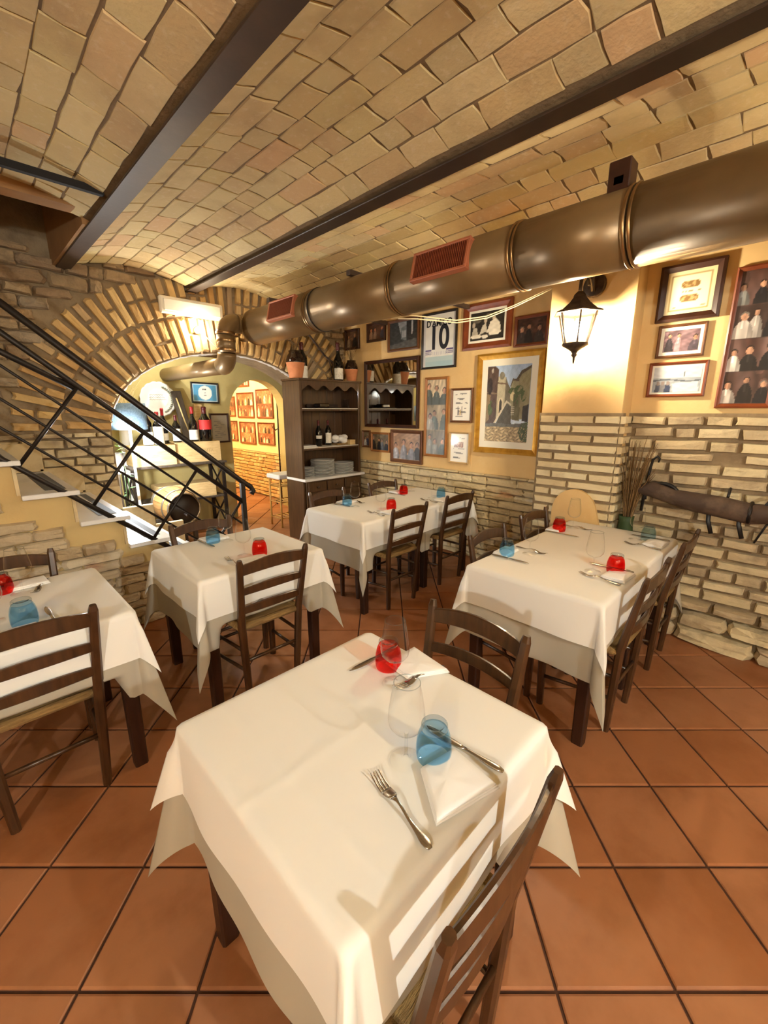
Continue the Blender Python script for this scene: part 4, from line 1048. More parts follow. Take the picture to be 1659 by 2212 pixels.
def p_text(seed, pic=None, bg=(.94, .92, .86), bottles=False):
    def f(X, Z, asp):
        img = flat(X, bg); r = random.Random(seed)
        for k in range(26):
            z = .93-k*.033
            if pic and pic[2]-.02 < z < pic[3]+.02: continue
            if r.random() < .25: continue
            x0, x1 = .14+r.random()*.05, .55+r.random()*.32
            put(img, (np.abs(Z-z) < .006) & (X > x0) & (X < x1) & (np.sin(X*160+k) > -.4), (.45, .43, .40))
        if pic: put(img, (X > pic[0]) & (X < pic[1]) & (Z > pic[2]) & (Z < pic[3]), (.45, .22, .17)); m_ = (X > pic[0]) & (X < pic[1]) & (Z > pic[2]) & (Z < pic[3]) & (noise2(X, Z, seed, 40) > .1); put(img, m_, (.75, .62, .50))
        if bottles:
            for cx, c in ((.30, (.25, .15, .1)), (.42, (.72, .60, .30)), (.52, (.35, .25, .15))): put(img, (np.abs(X-cx) < .035) & (Z > .18) & (Z < .36), c); put(img, (np.abs(X-cx) < .012) & (Z > .36) & (Z < .46), c)
        return img
    return f
def p_cert(X, Z, asp):
    img = flat(X, (.90, .84, .66)); b = (np.abs(X-.5) < .40) & (np.abs(Z-.5) < .40); put(img, (np.abs(X-.5) < .42) & (np.abs(Z-.5) < .42) & ~b, (.62, .52, .33)); put(img, b, (.95, .90, .74))
    for cz in (.68, .36): put(img, ((X-.5)/.19)**4+((Z-cz)/.08)**4 < 1, (.50, .38, .22)); put(img, (((X-.5)/.17)**4+((Z-cz)/.065)**4 < 1) & (noise2(X, Z, 9, 45) > .1), (.72, .60, .40))
    put(img, (np.abs(Z-.52-.008*np.sin(X*70)) < .011) & (np.abs(X-.5) < .22) & (np.sin(X*150) > -.6), (.42, .32, .20)); put(img, (np.abs(X-.2) < .03) & (np.abs(Z-.16) < .02), (.5, .42, .3)); put(img, (np.abs(X-.8) < .04) & (np.abs(Z-.16) < .012), (.55, .46, .33))
    return img
def p_glare(X, Z, asp):
    img = flat(X, (.62, .65, .68)); put(img, Z > .55, (.78, .80, .82)); put(img, poly(X, Z, [(.45, 0), (.42, .35), (.95, .4), (.97, 0)]), (.86, .86, .85))
    for cx, c in ((.12, (.30, .33, .40)), (.22, (.5, .5, .52)), (.33, (.22, .26, .36))): put(img, poly(X, Z, [(cx-.07, 0), (cx-.05, .3), (cx+.05, .3), (cx+.07, 0)]), c); put(img, ell(X, Z, cx, .36, .04, .09), (.55, .50, .48))
    put(img, np.abs(Z-.46-.04*np.sin(X*6)) < .025, (.35, .38, .42)); put(img, (np.abs(X-.66) < .01) & (Z > .6) & (Z < .8), (.25, .28, .32))
    return img+(noise2(X, Z, 12, 20)*.04)[..., None]
def p_jersey(X, Z, asp):
    img = flat(X, (.91, .90, .86)); img += (noise2(X, Z, 2, 14)*.03)[..., None]
    put(img, Z < .20, (.72, .80, .80)); put(img, Z < .10, (.66, .77, .79))
    for z in (.25, .285, .32): put(img, (np.abs(Z-z) < .011) & (np.abs(X-.5) > .24), (.32, .27, .50))
    put(img, (np.abs(X-.5) < .30) & (np.abs(Z-.26) < .035) & (np.sin(X*90) > .2), (.80, .79, .80))
    put(img, (X < .06) | (X > .95), (.80, .80, .80))
    return img
def text_mesh(s, size, m, parent, loc, name='lettering', sx=1.):
    cu = bpy.data.curves.new(name, 'FONT'); cu.body = s; cu.size = size; cu.align_x = 'CENTER'; cu.align_y = 'CENTER'; cu.extrude = .0006; cu.offset = size*.022
    o = bpy.data.objects.new(name, cu); C.objects.link(o)
    dg = bpy.context.evaluated_depsgraph_get(); me = bpy.data.meshes.new_from_object(o.evaluated_get(dg)); bpy.data.objects.remove(o)
    me.materials.clear(); me.materials.append(m); q = bpy.data.objects.new(name, me); C.objects.link(q); q.parent = parent
    q.location = loc; q.rotation_euler = (PI/2, 0, 0); q.scale = (sx, 1, 1); return q
def picture(label, wall, a0, a1, z0, z1, fm, bw=.028, depth=.022, mount=0., painter=None, plane=None, group=None, res=.008, name='framed_photograph', cat='picture', tilt=0., inner=None, m=None, opening=None):
    """wall 'u' hangs on the picture wall (a = v, facing -u), 'v' on a wall facing -v (a = u)"""
    W_, H_ = a1-a0, z1-z0
    if wall == 'u': loc, rz = ((plane, (a0+a1)/2, (z0+z1)/2), -PI/2)
    else: loc, rz = (((a0+a1)/2, plane, (z0+z1)/2), 0.)
    t = thing(name, label, cat, loc, rz, group); t.rotation_euler = (0, tilt, rz)
    w2, h2 = W_/2, H_/2; mb = MB()
    prof = [(0, 0), (0, -depth), (bw*.35, -depth-.004), (bw*.75, -depth+.004), (bw, -depth+.008), (bw, -.004)]
    vs_ = []
    for o_, y in prof:
        vs_ += [(-w2+o_, y, -h2+o_), (w2-o_, y, -h2+o_), (w2-o_, y, h2-o_), (-w2+o_, y, h2-o_)]
    mb.add(vs_, [(i*4+k, i*4+(k+1) % 4, (i+1)*4+(k+1) % 4, (i+1)*4+k) for i in range(len(prof)-1) for k in range(4)]).build('frame', fm, t)
    iw, ih = W_-2*bw, H_-2*bw
    MB().box(-w2+bw*.5, w2-bw*.5, -.006, -.001, -h2+bw*.5, h2-bw*.5).build('backing', M['paper'], t)
    yy = -depth+.013
    if mount: MB().box(-iw/2-.002, iw/2+.002, yy, -.006, -ih/2-.002, ih/2+.002).build('mount', M['mount'], t); yy -= .0015
    pw_, ph_ = iw-2*mount, ih-2*mount
    if inner: pw_, ph_ = inner
    grid_print('print', pw_, ph_, painter, t, yy, res, m)
    return t
PW = U0-.001
picture('shadowy small photo half hidden by the duct in the corner above the cupboard', 'u', 4.20, 4.47, 2.29, 2.53, M['frame_dark'], painter=people(1, (.36, .26, .18), 2, warm=(.9, .8, .65)), plane=PW)
picture('small dark framed photo under the duct beside the black and white street photo', 'u', 3.745, 4.059, 2.341, 2.553, M['frame_dark'], painter=people(2, (.30, .20, .14), 3, warm=(.9, .75, .6)), plane=PW)
picture('black and white street photo framed in chestnut, above the mirror', 'u', 3.228, 3.702, 2.200, 2.537, M['frame_mid'], .03, painter=p_street_bw, plane=PW)
t = picture('framed white football shirt with a black number 10', 'u', 2.728, 3.186, 1.976, 2.534, M['frame_black'], .022, painter=p_jersey, plane=PW, name='framed_shirt', cat='framed shirt')
text_mesh("D'AMICO", .088, M['ink'], t, (0, -.011, .170), sx=.92); text_mesh('10', .33, M['ink'], t, (0, -.011, .02), 'number', .82)
picture('black and white photo of people cooking in a wide brown frame', 'u', 2.119, 2.651, 2.119, 2.537, M['frame_red'], .062, painter=p_pasta, mount=.022, plane=PW)
picture('colour photo of people in dim light, framed in cherry, touching the pillar', 'u', 1.769, 2.089, 2.102, 2.361, M['frame_red'], .026, painter=people(6, (.28, .17, .13), 3, cl=[(.80, .74, .72), (.10, .09, .09), (.22, .18, .17)]), plane=PW)
picture('large painting of an old town lane in a gilt frame beside the pillar', 'u', 1.772, 2.454, 1.132, 2.069, M['goldframe'], .055, .035, .062, p_town, PW, name='painting', cat='painting', res=.0055)
picture('tall narrow photo collage in a honey frame between mirror and gilt painting', 'u', 2.813, 3.123, 1.040, 1.889, M['frame_lite'], .026, painter=people(9, (.58, .52, .42), 2, cl=[(.60, .60, .56), (.30, .34, .32), (.75, .73, .68), (.35, .28, .22)], rows=3), plane=PW)
picture('framed white page with little bottles, beside the gilt painting', 'u', 2.504, 2.769, 1.419, 1.764, M['frame_mid'], .022, painter=p_text(3, None, bottles=True), plane=PW, name='framed_page')
picture('framed white page with a small red photo, below the page with bottles', 'u', 2.519, 2.773, .993, 1.321, M['frame_oak'], .016, painter=p_text(4, (.22, .72, .52, .70)), plane=PW, name='framed_page')
picture('chestnut framed colour photo of four standing people below the mirror', 'u', 3.148, 3.649, .932, 1.319, M['frame_mid'], .04, painter=people(11, (.62, .48, .36), 4, cl=[(.80, .80, .82), (.50, .50, .52), (.10, .10, .13), (.62, .60, .58)]), plane=PW)
picture('honey framed photo of a group in dark clothes below the mirror', 'u', 3.670, 3.998, 1.034, 1.276, M['frame_lite'], .024, painter=people(12, (.42, .36, .26), 4, cl=[(.10, .11, .15), (.35, .36, .38), (.14, .13, .14)]), plane=PW)
picture('small framed photo right beside the cupboard, below the mirror', 'u', 4.018, 4.16, 1.078, 1.293, M['frame_mid'], .022, painter=people(13, (.50, .44, .34), 2), plane=PW)
BW_ = UR-.001
picture('square cream certificate with two oval views in a broad dark frame', 'u', .536, .873, 2.100, 2.433, M['frame_dark'], .042, .03, painter=p_cert, plane=BW_, name='framed_certificate', cat='certificate')
picture('small photo of huddled friends with a white mount, below the certificate', 'u', .582, .845, 1.880, 2.082, M['frame_mid'], .016, .02, .02, people(15, (.46, .36, .38), 3, cl=[(.30, .26, .30), (.24, .20, .24), (.62, .48, .50)]), BW_, res=.005)
picture('pale bluish photo full of glare, lowest of the three small frames on the brick wall', 'u', .544, .869, 1.633, 1.853, M['frame_red'], .018, .02, .012, p_glare, BW_, res=.005)
picture('tall narrow collage of group photos in a cherry frame at the right picture edge', 'u', .215, .481, 1.560, 2.354, M['frame_red'], .026, .025, painter=people(17, (.28, .20, .18), 2, cl=[(.08, .08, .10), (.09, .08, .09), (.60, .60, .58), (.84, .80, .76), (.14, .12, .12)], rows=4), plane=BW_, res=.005)
picture('reddish framed photo just entering at the right edge behind the tall collage', 'u', -.10, .165, 1.60, 2.05, M['frame_red'], .026, .02, painter=people(18, (.35, .25, .2), 2), plane=BW_)
# mirror
t = thing('wall_mirror', 'dark framed mirror beside the cupboard, reflecting its shelves', 'mirror', (PW, (3.211+4.10)/2, 1.733), -PI/2)
w2, h2, bw = (4.10-3.211)/2, .394, .038; mb = MB(); vs_ = []
for o_, y in ((0, 0), (0, -.03), (bw*.4, -.036), (bw, -.022), (bw, -.004)): vs_ += [(-w2+o_, y, -h2+o_), (w2-o_, y, -h2+o_), (w2-o_, y, h2-o_), (-w2+o_, y, h2-o_)]
mb.add(vs_, [(i*4+k, i*4+(k+1) % 4, (i+1)*4+(k+1) % 4, (i+1)*4+k) for i in range(4) for k in range(4)]).build('frame', M['frame_dark'], t)
MB().box(-w2+bw*.8, w2-bw*.8, -.016, -.004, -h2+bw*.8, h2-bw*.8).build('mirror_glass', M['mirror'], t)
# pictures in the niche and the next room
def p_plate_cert(X, Z, asp):
    img = flat(X, (.32, .58, .72)); put(img, (np.abs(X-.5) > .47) | (np.abs(Z-.5) > .46), (.75, .82, .84)); d = ((X-.5)*asp)**2+(Z-.5)**2; put(img, d < .40**2, (.90, .89, .84))
    put(img, (np.abs(Z-.70) < .03) & (np.abs(X-.5) < .09) & (np.sin(X*200) > -.5), (.2, .2, .2)); put(img, d < .025**2, (.3, .3, .3))
    for z in (.35, .3): put(img, (np.abs(Z-z) < .012) & (np.abs(X-.5) < .06) & (np.sin(X*260) > 0), (.4, .4, .4))
    return img
picture('blue certificate with a round white centre in a dark frame on the olive wall', 'v', 2.31, 2.68, 1.635, 1.903, M['frame_black'], .02, painter=p_plate_cert, plane=V5-.001, name='framed_certificate', cat='certificate', tilt=.02)
picture('grey page in a dark frame on the olive wall beside the small doorway', 'v', 2.52, 2.79, 1.10, 1.50, M['frame_dark'], .024, painter=p_text(8, None, (.62, .58, .50)), plane=V5-.001, name='framed_page')
FPIC = [(8.05, 8.50, 1.42, 1.80), (7.32, 7.95, 1.40, 1.86), (6.66, 7.22, 1.40, 1.90), (8.02, 8.45, .95, 1.34), (7.32, 7.92, .92, 1.33), (6.66, 7.22, .94, 1.33), (7.45, 7.95, 1.96, 2.3)]
FL = ['upper photo of the next room, farthest from the doorway', 'upper middle photo of bright figures in the next room', 'upper photo of the next room, behind the coat stand', 'lower photo of the next room, farthest from the doorway', 'lower middle photo of dark figures in the next room', 'lower photo of the next room, behind the coat stand', 'topmost photo under the crown of the small doorway']
for k, (a, b, c, d) in enumerate(FPIC):
    picture(FL[k], 'u', a, b, c, d, M['frame_red'], .026, painter=people(30+k, (.62, .34, .22), 4, rows=2, cl=[(.20, .10, .08), (.90, .80, .66), (.35, .18, .14), (.80, .60, .44)]), plane=UF-.001, group='photographs in the next room')
# ================================================================== CUPBOARD
cu0, cu1, cv0, cv1, cz = 2.80, 3.70, 4.13, 4.475, 1.868
cb = thing('cupboard', 'tall dark oak cupboard with open shelves in the corner below the duct', 'cupboard', (0, 0, .001))
CWm = M['cupwood']
for a, b in ((cu0, cu0+.03), (cu1-.03, cu1)): MB().box(a, b, cv0, cv1, 0, cz, .003).build('side_panel', CWm, cb)
n = 7
for k in range(n):
    a = cu0+.03+(cu1-cu0-.06)*k/n; MB().box(a+.001, a+(cu1-cu0-.06)/n-.001, cv1-.016, cv1-.004, 0, cz-.02, .002).build('back_plank', CWm, cb)
MB().box(cu0-.015, cu1+.015, cv0-.02, cv1, cz, cz+.022, .004).build('top', CWm, cb)
SZ = [.762, 1.108, 1.558]
for z in SZ[1:]:
    MB().box(cu0+.03, cu1-.03, cv0+.015, cv1-.016, z-.022, z, .002).build('shelf', CWm, cb)
    MB().box(cu0+.032, cu1-.032, cv0+.004, cv1-.03, z+.0005, z+.006).build('shelf_liner', M['paper'], cb)
MB().box(cu0-.012, cu1+.02, cv0-.06, cv1-.016, SZ[0]-.03, SZ[0], .004).build('counter', M['marble'], cb)
nn = 36; top_ = [(cu0+.03, cz), (cu1-.03, cz)]; bot = [(cu1-.03-(cu1-cu0-.06)*k/nn, cz-.075-.028*math.cos(k/nn*2*PI*4)-.02*(1 if k in (0, nn) else 0)) for k in range(nn+1)]
mb = MB()
for k in range(nn):
    (xa, za), (xb, zb) = bot[k], bot[k+1]
    mb.add([(xa, cv0, za), (xb, cv0, zb), (xb, cv0, cz), (xa, cv0, cz), (xa, cv0+.016, za), (xb, cv0+.016, zb), (xb, cv0+.016, cz), (xa, cv0+.016, cz)], [(0, 1, 2, 3), (7, 6, 5, 4), (0, 4, 5, 1)])
mb.build('scalloped_valance', CWm, cb)
MB().box(cu0+.03, cu1-.03, cv0-.03, cv0-.01, 0, SZ[0]-.03).build('lower_front', CWm, cb)
MB().box(cu0, cu1, cv0-.03, cv0+.01, 0, .06).build('plinth', CWm, cb)
for k in range(3):
    a = cu0+.045+k*.275; d = MB().box(a, a+.258, cv0-.048, cv0-.03, .60, .715, .004).build('drawer', CWm, cb)
    MB().lathe([(.0005, -.03), (.012, -.028), (.014, -.018), (.006, -.01), (.006, 0)], 12, M=Matrix.Translation((a+.129, cv0-.048, .657)) @ Matrix.Rotation(-PI/2, 4, 'X')).build('knob', CWm, d)
for k in range(2):
    a = cu0+.045+k*.413; d = MB().box(a, a+.396, cv0-.048, cv0-.03, .08, .58, .004).build('door', CWm, cb)
    MB().box(a+.06, a+.336, cv0-.056, cv0-.046, .14, .52, .012).build('raised_panel', CWm, d)
    MB().sphere((a+(.37 if k == 0 else .026), cv0-.062, .36), .012, 10, 6).build('knob', CWm, d)
# ---- plates
pp = MB().lathe([(.0005, .006), (.085, .006), (.10, .010), (.148, .021), (.152, .023), (.150, .026), (.10, .015), (.085, .010), (.0005, .010)], 32).mesh('plate', M['porcelain'])
def plates(u, v, n, z, s, where):
    for k in range(n):
        o = mesh_obj('plate', pp); o.location = (u+RNG.uniform(-.004, .004), v+RNG.uniform(-.004, .004), z-.0058*s+.0005+k*.0145); o.scale = (s, s, s)
        pos = 'topmost plate of the ' if k == n-1 else 'white plate inside the '
        tag(o, pos+where, 'plate', 'white plates in the '+where)
plates(2.945, 4.27, 8, SZ[0], .66, 'low stack at the cupboard side panel')
plates(3.185, 4.26, 13, SZ[0], .98, 'tall stack in the cupboard')
plates(3.50, 4.27, 9, SZ[0], 1.0, 'medium stack near the mirror end')
# ---- bottles
def bottle(label, u, v, z, h, r, lm='label', cm='maroon', lz=(.12, .42), group=None, slim=False):
    t = thing('wine_bottle', label, 'bottle', (u, v, z+.0005), group=group)
    sh = .58 if not slim else .50
    prof = [(.0005, .0), (r*.9, 0), (r, .01*h), (r, sh*h), (r*.86, (sh+.06)*h), (r*.52, (sh+.15)*h), (r*.36, (sh+.22)*h), (r*.32, .93*h), (r*.38, .935*h), (r*.38, .965*h), (r*.33, h), (.0005, h)]
    MB().lathe(prof, 24).build('glass_body', M['bottle'], t)
    MB().lathe([(r+.0008, lz[0]*h), (r+.0008, lz[1]*h)], 24, a0=-PI*.98, a1=PI*.45).build('paper_label', M[lm], t)
    MB().lathe([(r*.37, .80*h), (r*.345, .925*h), (r*.395, .935*h), (r*.395, .968*h), (r*.345, 1.003*h), (.0005, 1.004*h)], 20).build('capsule', M[cm], t)
    return t
TOPZ = cz+.022
bottle('dark bottle with a cream label beside the large clay pot on the cupboard', 2.97, 4.30, TOPZ, .40, .062, 'label', 'maroon', (.03, .36))
bottle('tall black magnum with a white label on top of the cupboard', 3.50, 4.30, TOPZ, .45, .060, 'label', 'maroon', (.05, .34), slim=True)
bottle('dark bottle with a lilac capsule on the middle cupboard shelf', 3.17, 4.30, SZ[1]+.006, .31, .040, 'label', 'maroon', (.30, .42))
bottle('dark bottle with a white label on the middle cupboard shelf', 3.33, 4.32, SZ[1]+.006, .31, .040, 'label', 'maroon', (.10, .50))
def pot(label, u, v, r, h):
    t = thing('glazed_pot', label, 'pot', (u, v, TOPZ+.0005))
    MB().lathe([(.0005, 0), (r*.66, 0), (r*.70, .01), (r, h*.58)], 28).build('clay_body', M['terracotta'], t)
    MB().lathe([(r, h*.58), (r*1.01, h*.66), (r*.86, h*.82), (r*.66, h*.92), (r*.70, h), (r*.60, h), (r*.55, h*.9), (.0005, h*.7)], 28).build('glazed_neck', M['glaze'], t)
    g = MB(); q = random.Random(int(u*100))
    for k in range(26):
        a = q.uniform(0, 2*PI); l = q.uniform(.12, .24); d = q.uniform(.02, .12)
        g.tube([(0, 0, h*.8), (math.cos(a)*d*.4, math.sin(a)*d*.4*.5, h*.8+l*.6), (math.cos(a)*d, math.sin(a)*d*.5, h*.8+l)], [.002, .0016, .001], 4, False)
    g.build('dry_grass', M['dtwig'], t)
pot('large clay pot with dark glazed neck at the edge of the cupboard top', 2.875, 4.29, .105, .30)
pot('small clay pot with dark glazed neck beside the mirror on the cupboard', 3.645, 4.22, .082, .25)
# other things on the shelves
t = thing('serving_tray', 'dark serving tray with glass dishes on the top cupboard shelf', 'tray', (3.33, 4.30, SZ[2]+.0065))
MB().box(-.24, .24, -.12, .12, 0, .012, .004).build('tray_base', M['tray'], t); MB().box(-.24, .24, .11, .12, .012, .05).build('tray_rim', M['tray'], t); MB().box(-.16, -.02, -.06, .08, .012, .06, .01).build('dark_dish', M['glaze'], t)
t = thing('glass_jar', 'wide clear glass jar near the end of the top cupboard shelf', 'jar', (3.58, 4.27, SZ[2]+.0065)); MB().lathe([(.0005, .003), (.045, .003), (.048, .01), (.05, .11), (.052, .115), (.048, .112), (.046, .012), (.0005, .008)], 24).build('jar_body', M['clear'], t)
t = thing('cloth_bundle', 'crumpled white cloth bundle on the middle cupboard shelf', 'cloth', (3.51, 4.30, SZ[1]+.0065)); mb = MB(); q = random.Random(5)
for k in range(9): mb.sphere((q.uniform(-.09, .09), q.uniform(-.05, .05), .058+q.uniform(-.005, .035)), .05, 10, 7, .75)
mb.build('folds', M['napkin'], t); MB().box(-.10, .10, -.07, .07, 0, .02, .004).build('base_cloth', M['rush'], t)
t = thing('wooden_box', 'small pale wooden box beside the cloth bundle', 'box', (3.62, 4.235, SZ[1]+.0065)); MB().box(-.045, .045, -.05, .05, 0, .055, .003).build('box_body', M['pinebox'], t); MB().box(-.047, .047, -.052, .052, .056, .062, .002).build('lid', M['pinebox'], t)
t = thing('white_tray', 'flat white trays at the side panel end of the middle shelf', 'tray', (2.95, 4.26, SZ[1]+.0065)); MB().box(-.11, .11, -.09, .09, 0, .012, .004).build('lower_tray', M['porcelain'], t); MB().box(-.10, .10, -.08, .08, .0125, .026, .004).build('upper_tray', M['porcelain'], t)
# wooden rake on the stone wall
t = thing('wooden_rake', 'old wooden rake leaning on the stone wall above the cupboard', 'rake', (3.30, 4.435, TOPZ+.02))
MB().tube([(-.18, 0, .56), (.10, -.01, .28)], .012, 8).build('handle', M['oldwood'], t)
for k in range(4): MB().tube([(.10, -.01, .28), (.16+.03*k, -.015, .20-.01*k+.03), (.20+.05*k, -.02, .06+.035*k)], .008, 6).build('tine', M['oldwood'], t)
# ================================================================== NICHE
nt = thing('console_table', 'dark iron console table with crossed side braces inside the arch', 'table', (0, 0, .001))
nu0, nu1, nv0, nv1, nz_ = 1.36, 2.40, 5.33, 5.72, .915
MB().box(nu0-.03, nu1+.05, nv0-.02, nv1+.02, nz_-.025, nz_, .003).build('table_top', M['plank'], nt)
for u in (nu0, nu1):
    for v in (nv0, nv1): MB().box(u-.018, u+.018, v-.018, v+.018, 0, nz_-.025).build('leg', M['iron'], nt)
    MB().tube([(u, nv0, .50), (u, nv1, .86)], .012, 6).tube([(u, nv1, .50), (u, nv0, .86)], .012, 6).build('cross_brace', M['iron'], nt)
    MB().tube([(u, nv0, .06), (u, nv1, .44)], .012, 6).tube([(u, nv1, .06), (u, nv0, .44)], .012, 6).build('cross_brace', M['iron'], nt)
MB().box(nu0, nu1, nv0, nv1, .455, .478, .003).build('lower_shelf', M['plank'], nt)
def crate(label, u0, u1, v0, v1, z0, z1, m='pinebox'):
    t = thing('pine_crate', label, 'crate', ((u0+u1)/2, (v0+v1)/2, z0+.0005)); a, b, h = (u1-u0)/2, (v1-v0)/2, z1-z0
    for y in (-b, b-.012): MB().box(-a, a, y, y+.012, 0, h, .002).build('side_board', M[m], t)
    for x in (-a, a-.012): MB().box(x, x+.012, -b+.012, b-.012, 0, h, .002).build('end_board', M[m], t)
    MB().box(-a+.002, a-.002, -b+.012, b-.012, h-.012, h-.001).build('lid', M[m], t)
    return t
crate('bright pine wine crate on the lamp end of the console table', 1.40, 1.855, 5.36, 5.68, nz_, 1.145)
c2 = crate('pine wine crate with faint stamped letters on the doorway end of the console', 1.875, 2.42, 5.40, 5.70, nz_, 1.165)
text_mesh('NTA', .06, M['frame_oak'], c2, (.12, -.1515, .135), 'stamp')
crate('pine crate standing on the lower shelf of the console table', 1.62, 2.30, 5.36, 5.66, .478, .66)
cz1, cz2 = 1.1455, 1.1655
bottle('wine bottle with white label closest to the blue lampshade', 1.60, 5.47, cz1, .43, .055, 'label', 'maroon', (.02, .36))
bottle('wine bottle with large white label and seal, second from the lampshade', 1.715, 5.45, cz1, .38, .056, 'label', 'redcap', (.02, .56))
bottle('wine bottle with a red and white capsule before the leaning plank', 1.845-.04+.02, 5.60, cz1, .42, .048, 'label', 'redcap', (.10, .3))
bottle('wine bottle with white label standing in front of the leaning plank', 1.925, 5.47, cz2, .32, .048, 'label', 'maroon', (.06, .50))
bottle('wine bottle with a red capsule and white label beside the pine board', 2.135, 5.49, cz2, .42, .056, 'label', 'redcap', (.05, .34), slim=True)
bottle('black magnum bottle with a red label on the pine crate', 2.285, 5.49, cz2, .42, .078, 'redlabel', 'maroon', (.34, .62))
t = thing('leaning_plank', 'weathered dark plank with a straw rope leaning on the olive wall', 'plank', (2.14, 5.655, cz2), rot=(D(-17), D(-4), 0))
MB().box(-.06, .06, -.012, .012, .008, .64, .003).build('board', M['plank'], t); MB().tube([(-.02, -.02, .55), (-.01, -.022, .40), (0, -.02, .25), (.02, -.02, .10)], .009, 6).build('rope', M['rope'], t)
MB().box(2.315, 2.42, V5-.05, V5-.02, 1.1665, 1.62, .003).build('pine_board', M['pinebox'], label='upright pine board between the two red-capped bottles', cat='board')
# scalloped plate
t = thing('decorative_plate', 'large white scalloped plate with a leaf wreath and handwriting on the olive wall', 'plate', (1.89, V5-.004, 1.675))
n = 72; vs_ = []
for rr, y in ((.0, -.030), (.10, -.028), (.145, -.022), (.19, -.040), (.207, -.043), (.20, -.030), (.12, -.004)):
    for k in range(n):
        a = 2*PI*k/n; s = 1+(.045*abs(math.sin(a*8)) if rr > .15 else 0); vs_.append((rr*s*math.cos(a), y, rr*s*math.sin(a)))
MB().add(vs_, [(i*n+k, i*n+(k+1) % n, (i+1)*n+(k+1) % n, (i+1)*n+k) for i in range(6) for k in range(n)], True).build('plate_body', M['porcelain'], t)
mb = MB(); q = random.Random(3)
for row, z in enumerate((.055, .025, -.0)):
    pts = [(x, -.0345, z+.006*math.sin(x*230+row)+q.uniform(-.002, .002)) for x in np.linspace(-.10, .06+.02*row, 40)]; mb.tube(pts, .0012, 4, False)
mb.build('handwriting', M['ink'], t); mb = MB()
for k in range(16):
    a = -1.1+k*.15; mb.sphere((.165*math.cos(a), -.036, .165*math.sin(a)), .016, 8, 5, .55)
mb.build('leaf_wreath', mat('wreath_grey', (.62, .64, .58), .5), t)
# table lamp
t = thing('table_lamp', 'table lamp with a slate blue drum shade at the edge of the arch', 'lamp', (1.345, 5.16, .001))
MB().lathe([(.0005, 0), (.11, 0), (.11, .02), (.02, .05), (.014, .10), (.014, 1.36)], 20).build('stand', M['whiteplastic'], t)
MB().lathe([(.155, 1.345), (.172, 1.345), (.172, 1.615), (.155, 1.615), (.153, 1.61), (.168, 1.60), (.168, 1.36), (.153, 1.35)], 36).build('drum_shade', M['shade'], t)
MB().sphere((0, 0, 1.50), .035, 14, 8).build('bulb', emit('lamp_glow', (.88, .95, 1.), P_NICHE, .035), t)
# lamp on the jamb of the arch, then the niche fill lamp
t = thing('jamb_lamp', 'small bright lamp on the jamb of the arch below the lampshade', 'lamp', (1.092, 4.66, .98))
MB().lathe([(.0005, -.03), (.03, -.03), (.022, .0), (.0005, .0)], 16).build('cup', M['whiteplastic'], t); MB().box(-.062, -.01, -.02, .02, -.028, -.012).build('wall_arm', M['whiteplastic'], t)
MB().sphere((0, 0, .024), .026, 12, 8).build('bulb', emit('spot_glow', (.93, .97, 1.), P_SPOT, .026), t)
t = thing('niche_fill_lamp', 'unseen lamp added on the low ceiling of the niche to brighten the crates', 'lamp', (1.75, 5.12, 2.45))  # out of sight, added to brighten the crates, bottles and olive wall
MB().lathe([(.0005, 0), (.045, 0), (.045, -.03), (.0005, -.03)], 16).build('base', M['whiteplastic'], t); MB().sphere((0, 0, -.062), .032, 12, 8).build('bulb', emit('niche_fill_glow', (.97, 1, 1), P_CEIL, .032), t)
# twigs and white vase behind the lamp, plant on a stand
t = thing('twig_vase', 'tall white vase of pale bare twigs behind the lampshade', 'vase', (1.45, 5.80, .001))
MB().lathe([(.0005, 0), (.06, 0), (.07, .3), (.075, .9), (.05, 1.4), (.055, 1.5), (.045, 1.5), (.04, 1.4), (.0005, .9)], 20).build('vase_body', M['porcelain'], t)
mb = MB(); q = random.Random(9)
for k in range(22):
    x, y = q.uniform(-.16, .22), q.uniform(-.12, .06); l = q.uniform(.25, .52); mb.tube([(0, 0, 1.45), (x*.35+q.uniform(-.02, .02), y*.4, 1.45+l*.4), (x*.8+q.uniform(-.03, .03), y*.8, 1.45+l*.8), (x, y, 1.45+l)], [.005, .004, .003, .0015], 5, False)
mb.build('twigs', M['twig'], t)
t = thing('trailing_plant', 'green and white trailing plant below the lampshade at the jamb of the arch', 'plant', (1.12, 4.97, .001))
MB().lathe([(.0005, 0), (.10, 0), (.09, .03), (.03, .05), (.028, .98), (.08, 1.0), (.09, 1.12), (.08, 1.12), (.0005, 1.05)], 18).build('pedestal', M['plank'], t)
q = random.Random(14)
for k in range(34):
    a = q.uniform(0, 2*PI); z = q.uniform(.35, 1.27); rr = q.uniform(.06, .11) if z < 1.05 else q.uniform(.02, .10); L_ = q.uniform(.05, .09); x, y = rr*math.cos(a), rr*math.sin(a)
    tx, ty = math.cos(a), math.sin(a); px_, py_ = -ty, tx; dz = q.uniform(-.6, .5)
    P0 = Vector((x, y, z)); dv = Vector((tx, ty, dz)).normalized()*L_; sd = Vector((px_, py_, 0))*L_*.32
    MB().add([P0, P0+dv*.5+sd, P0+dv, P0+dv*.5-sd, P0+dv*.5+Vector((0, 0, .008))], [(0, 1, 4), (1, 2, 4), (2, 3, 4), (3, 0, 4)]).build('leaf', M['leaf'] if z > 1.12 else (M['flower'] if q.random() < .45 and z > .9 else M['leafd']), t)
mb = MB()
for k in range(5):
    a = k*1.3; mb.tube([(.05*math.cos(a), .05*math.sin(a), 1.12), (.10*math.cos(a), .10*math.sin(a), .9), (.09*math.cos(a), .09*math.sin(a), .45)], .004, 5)
mb.build('stem', M['leafd'], t)
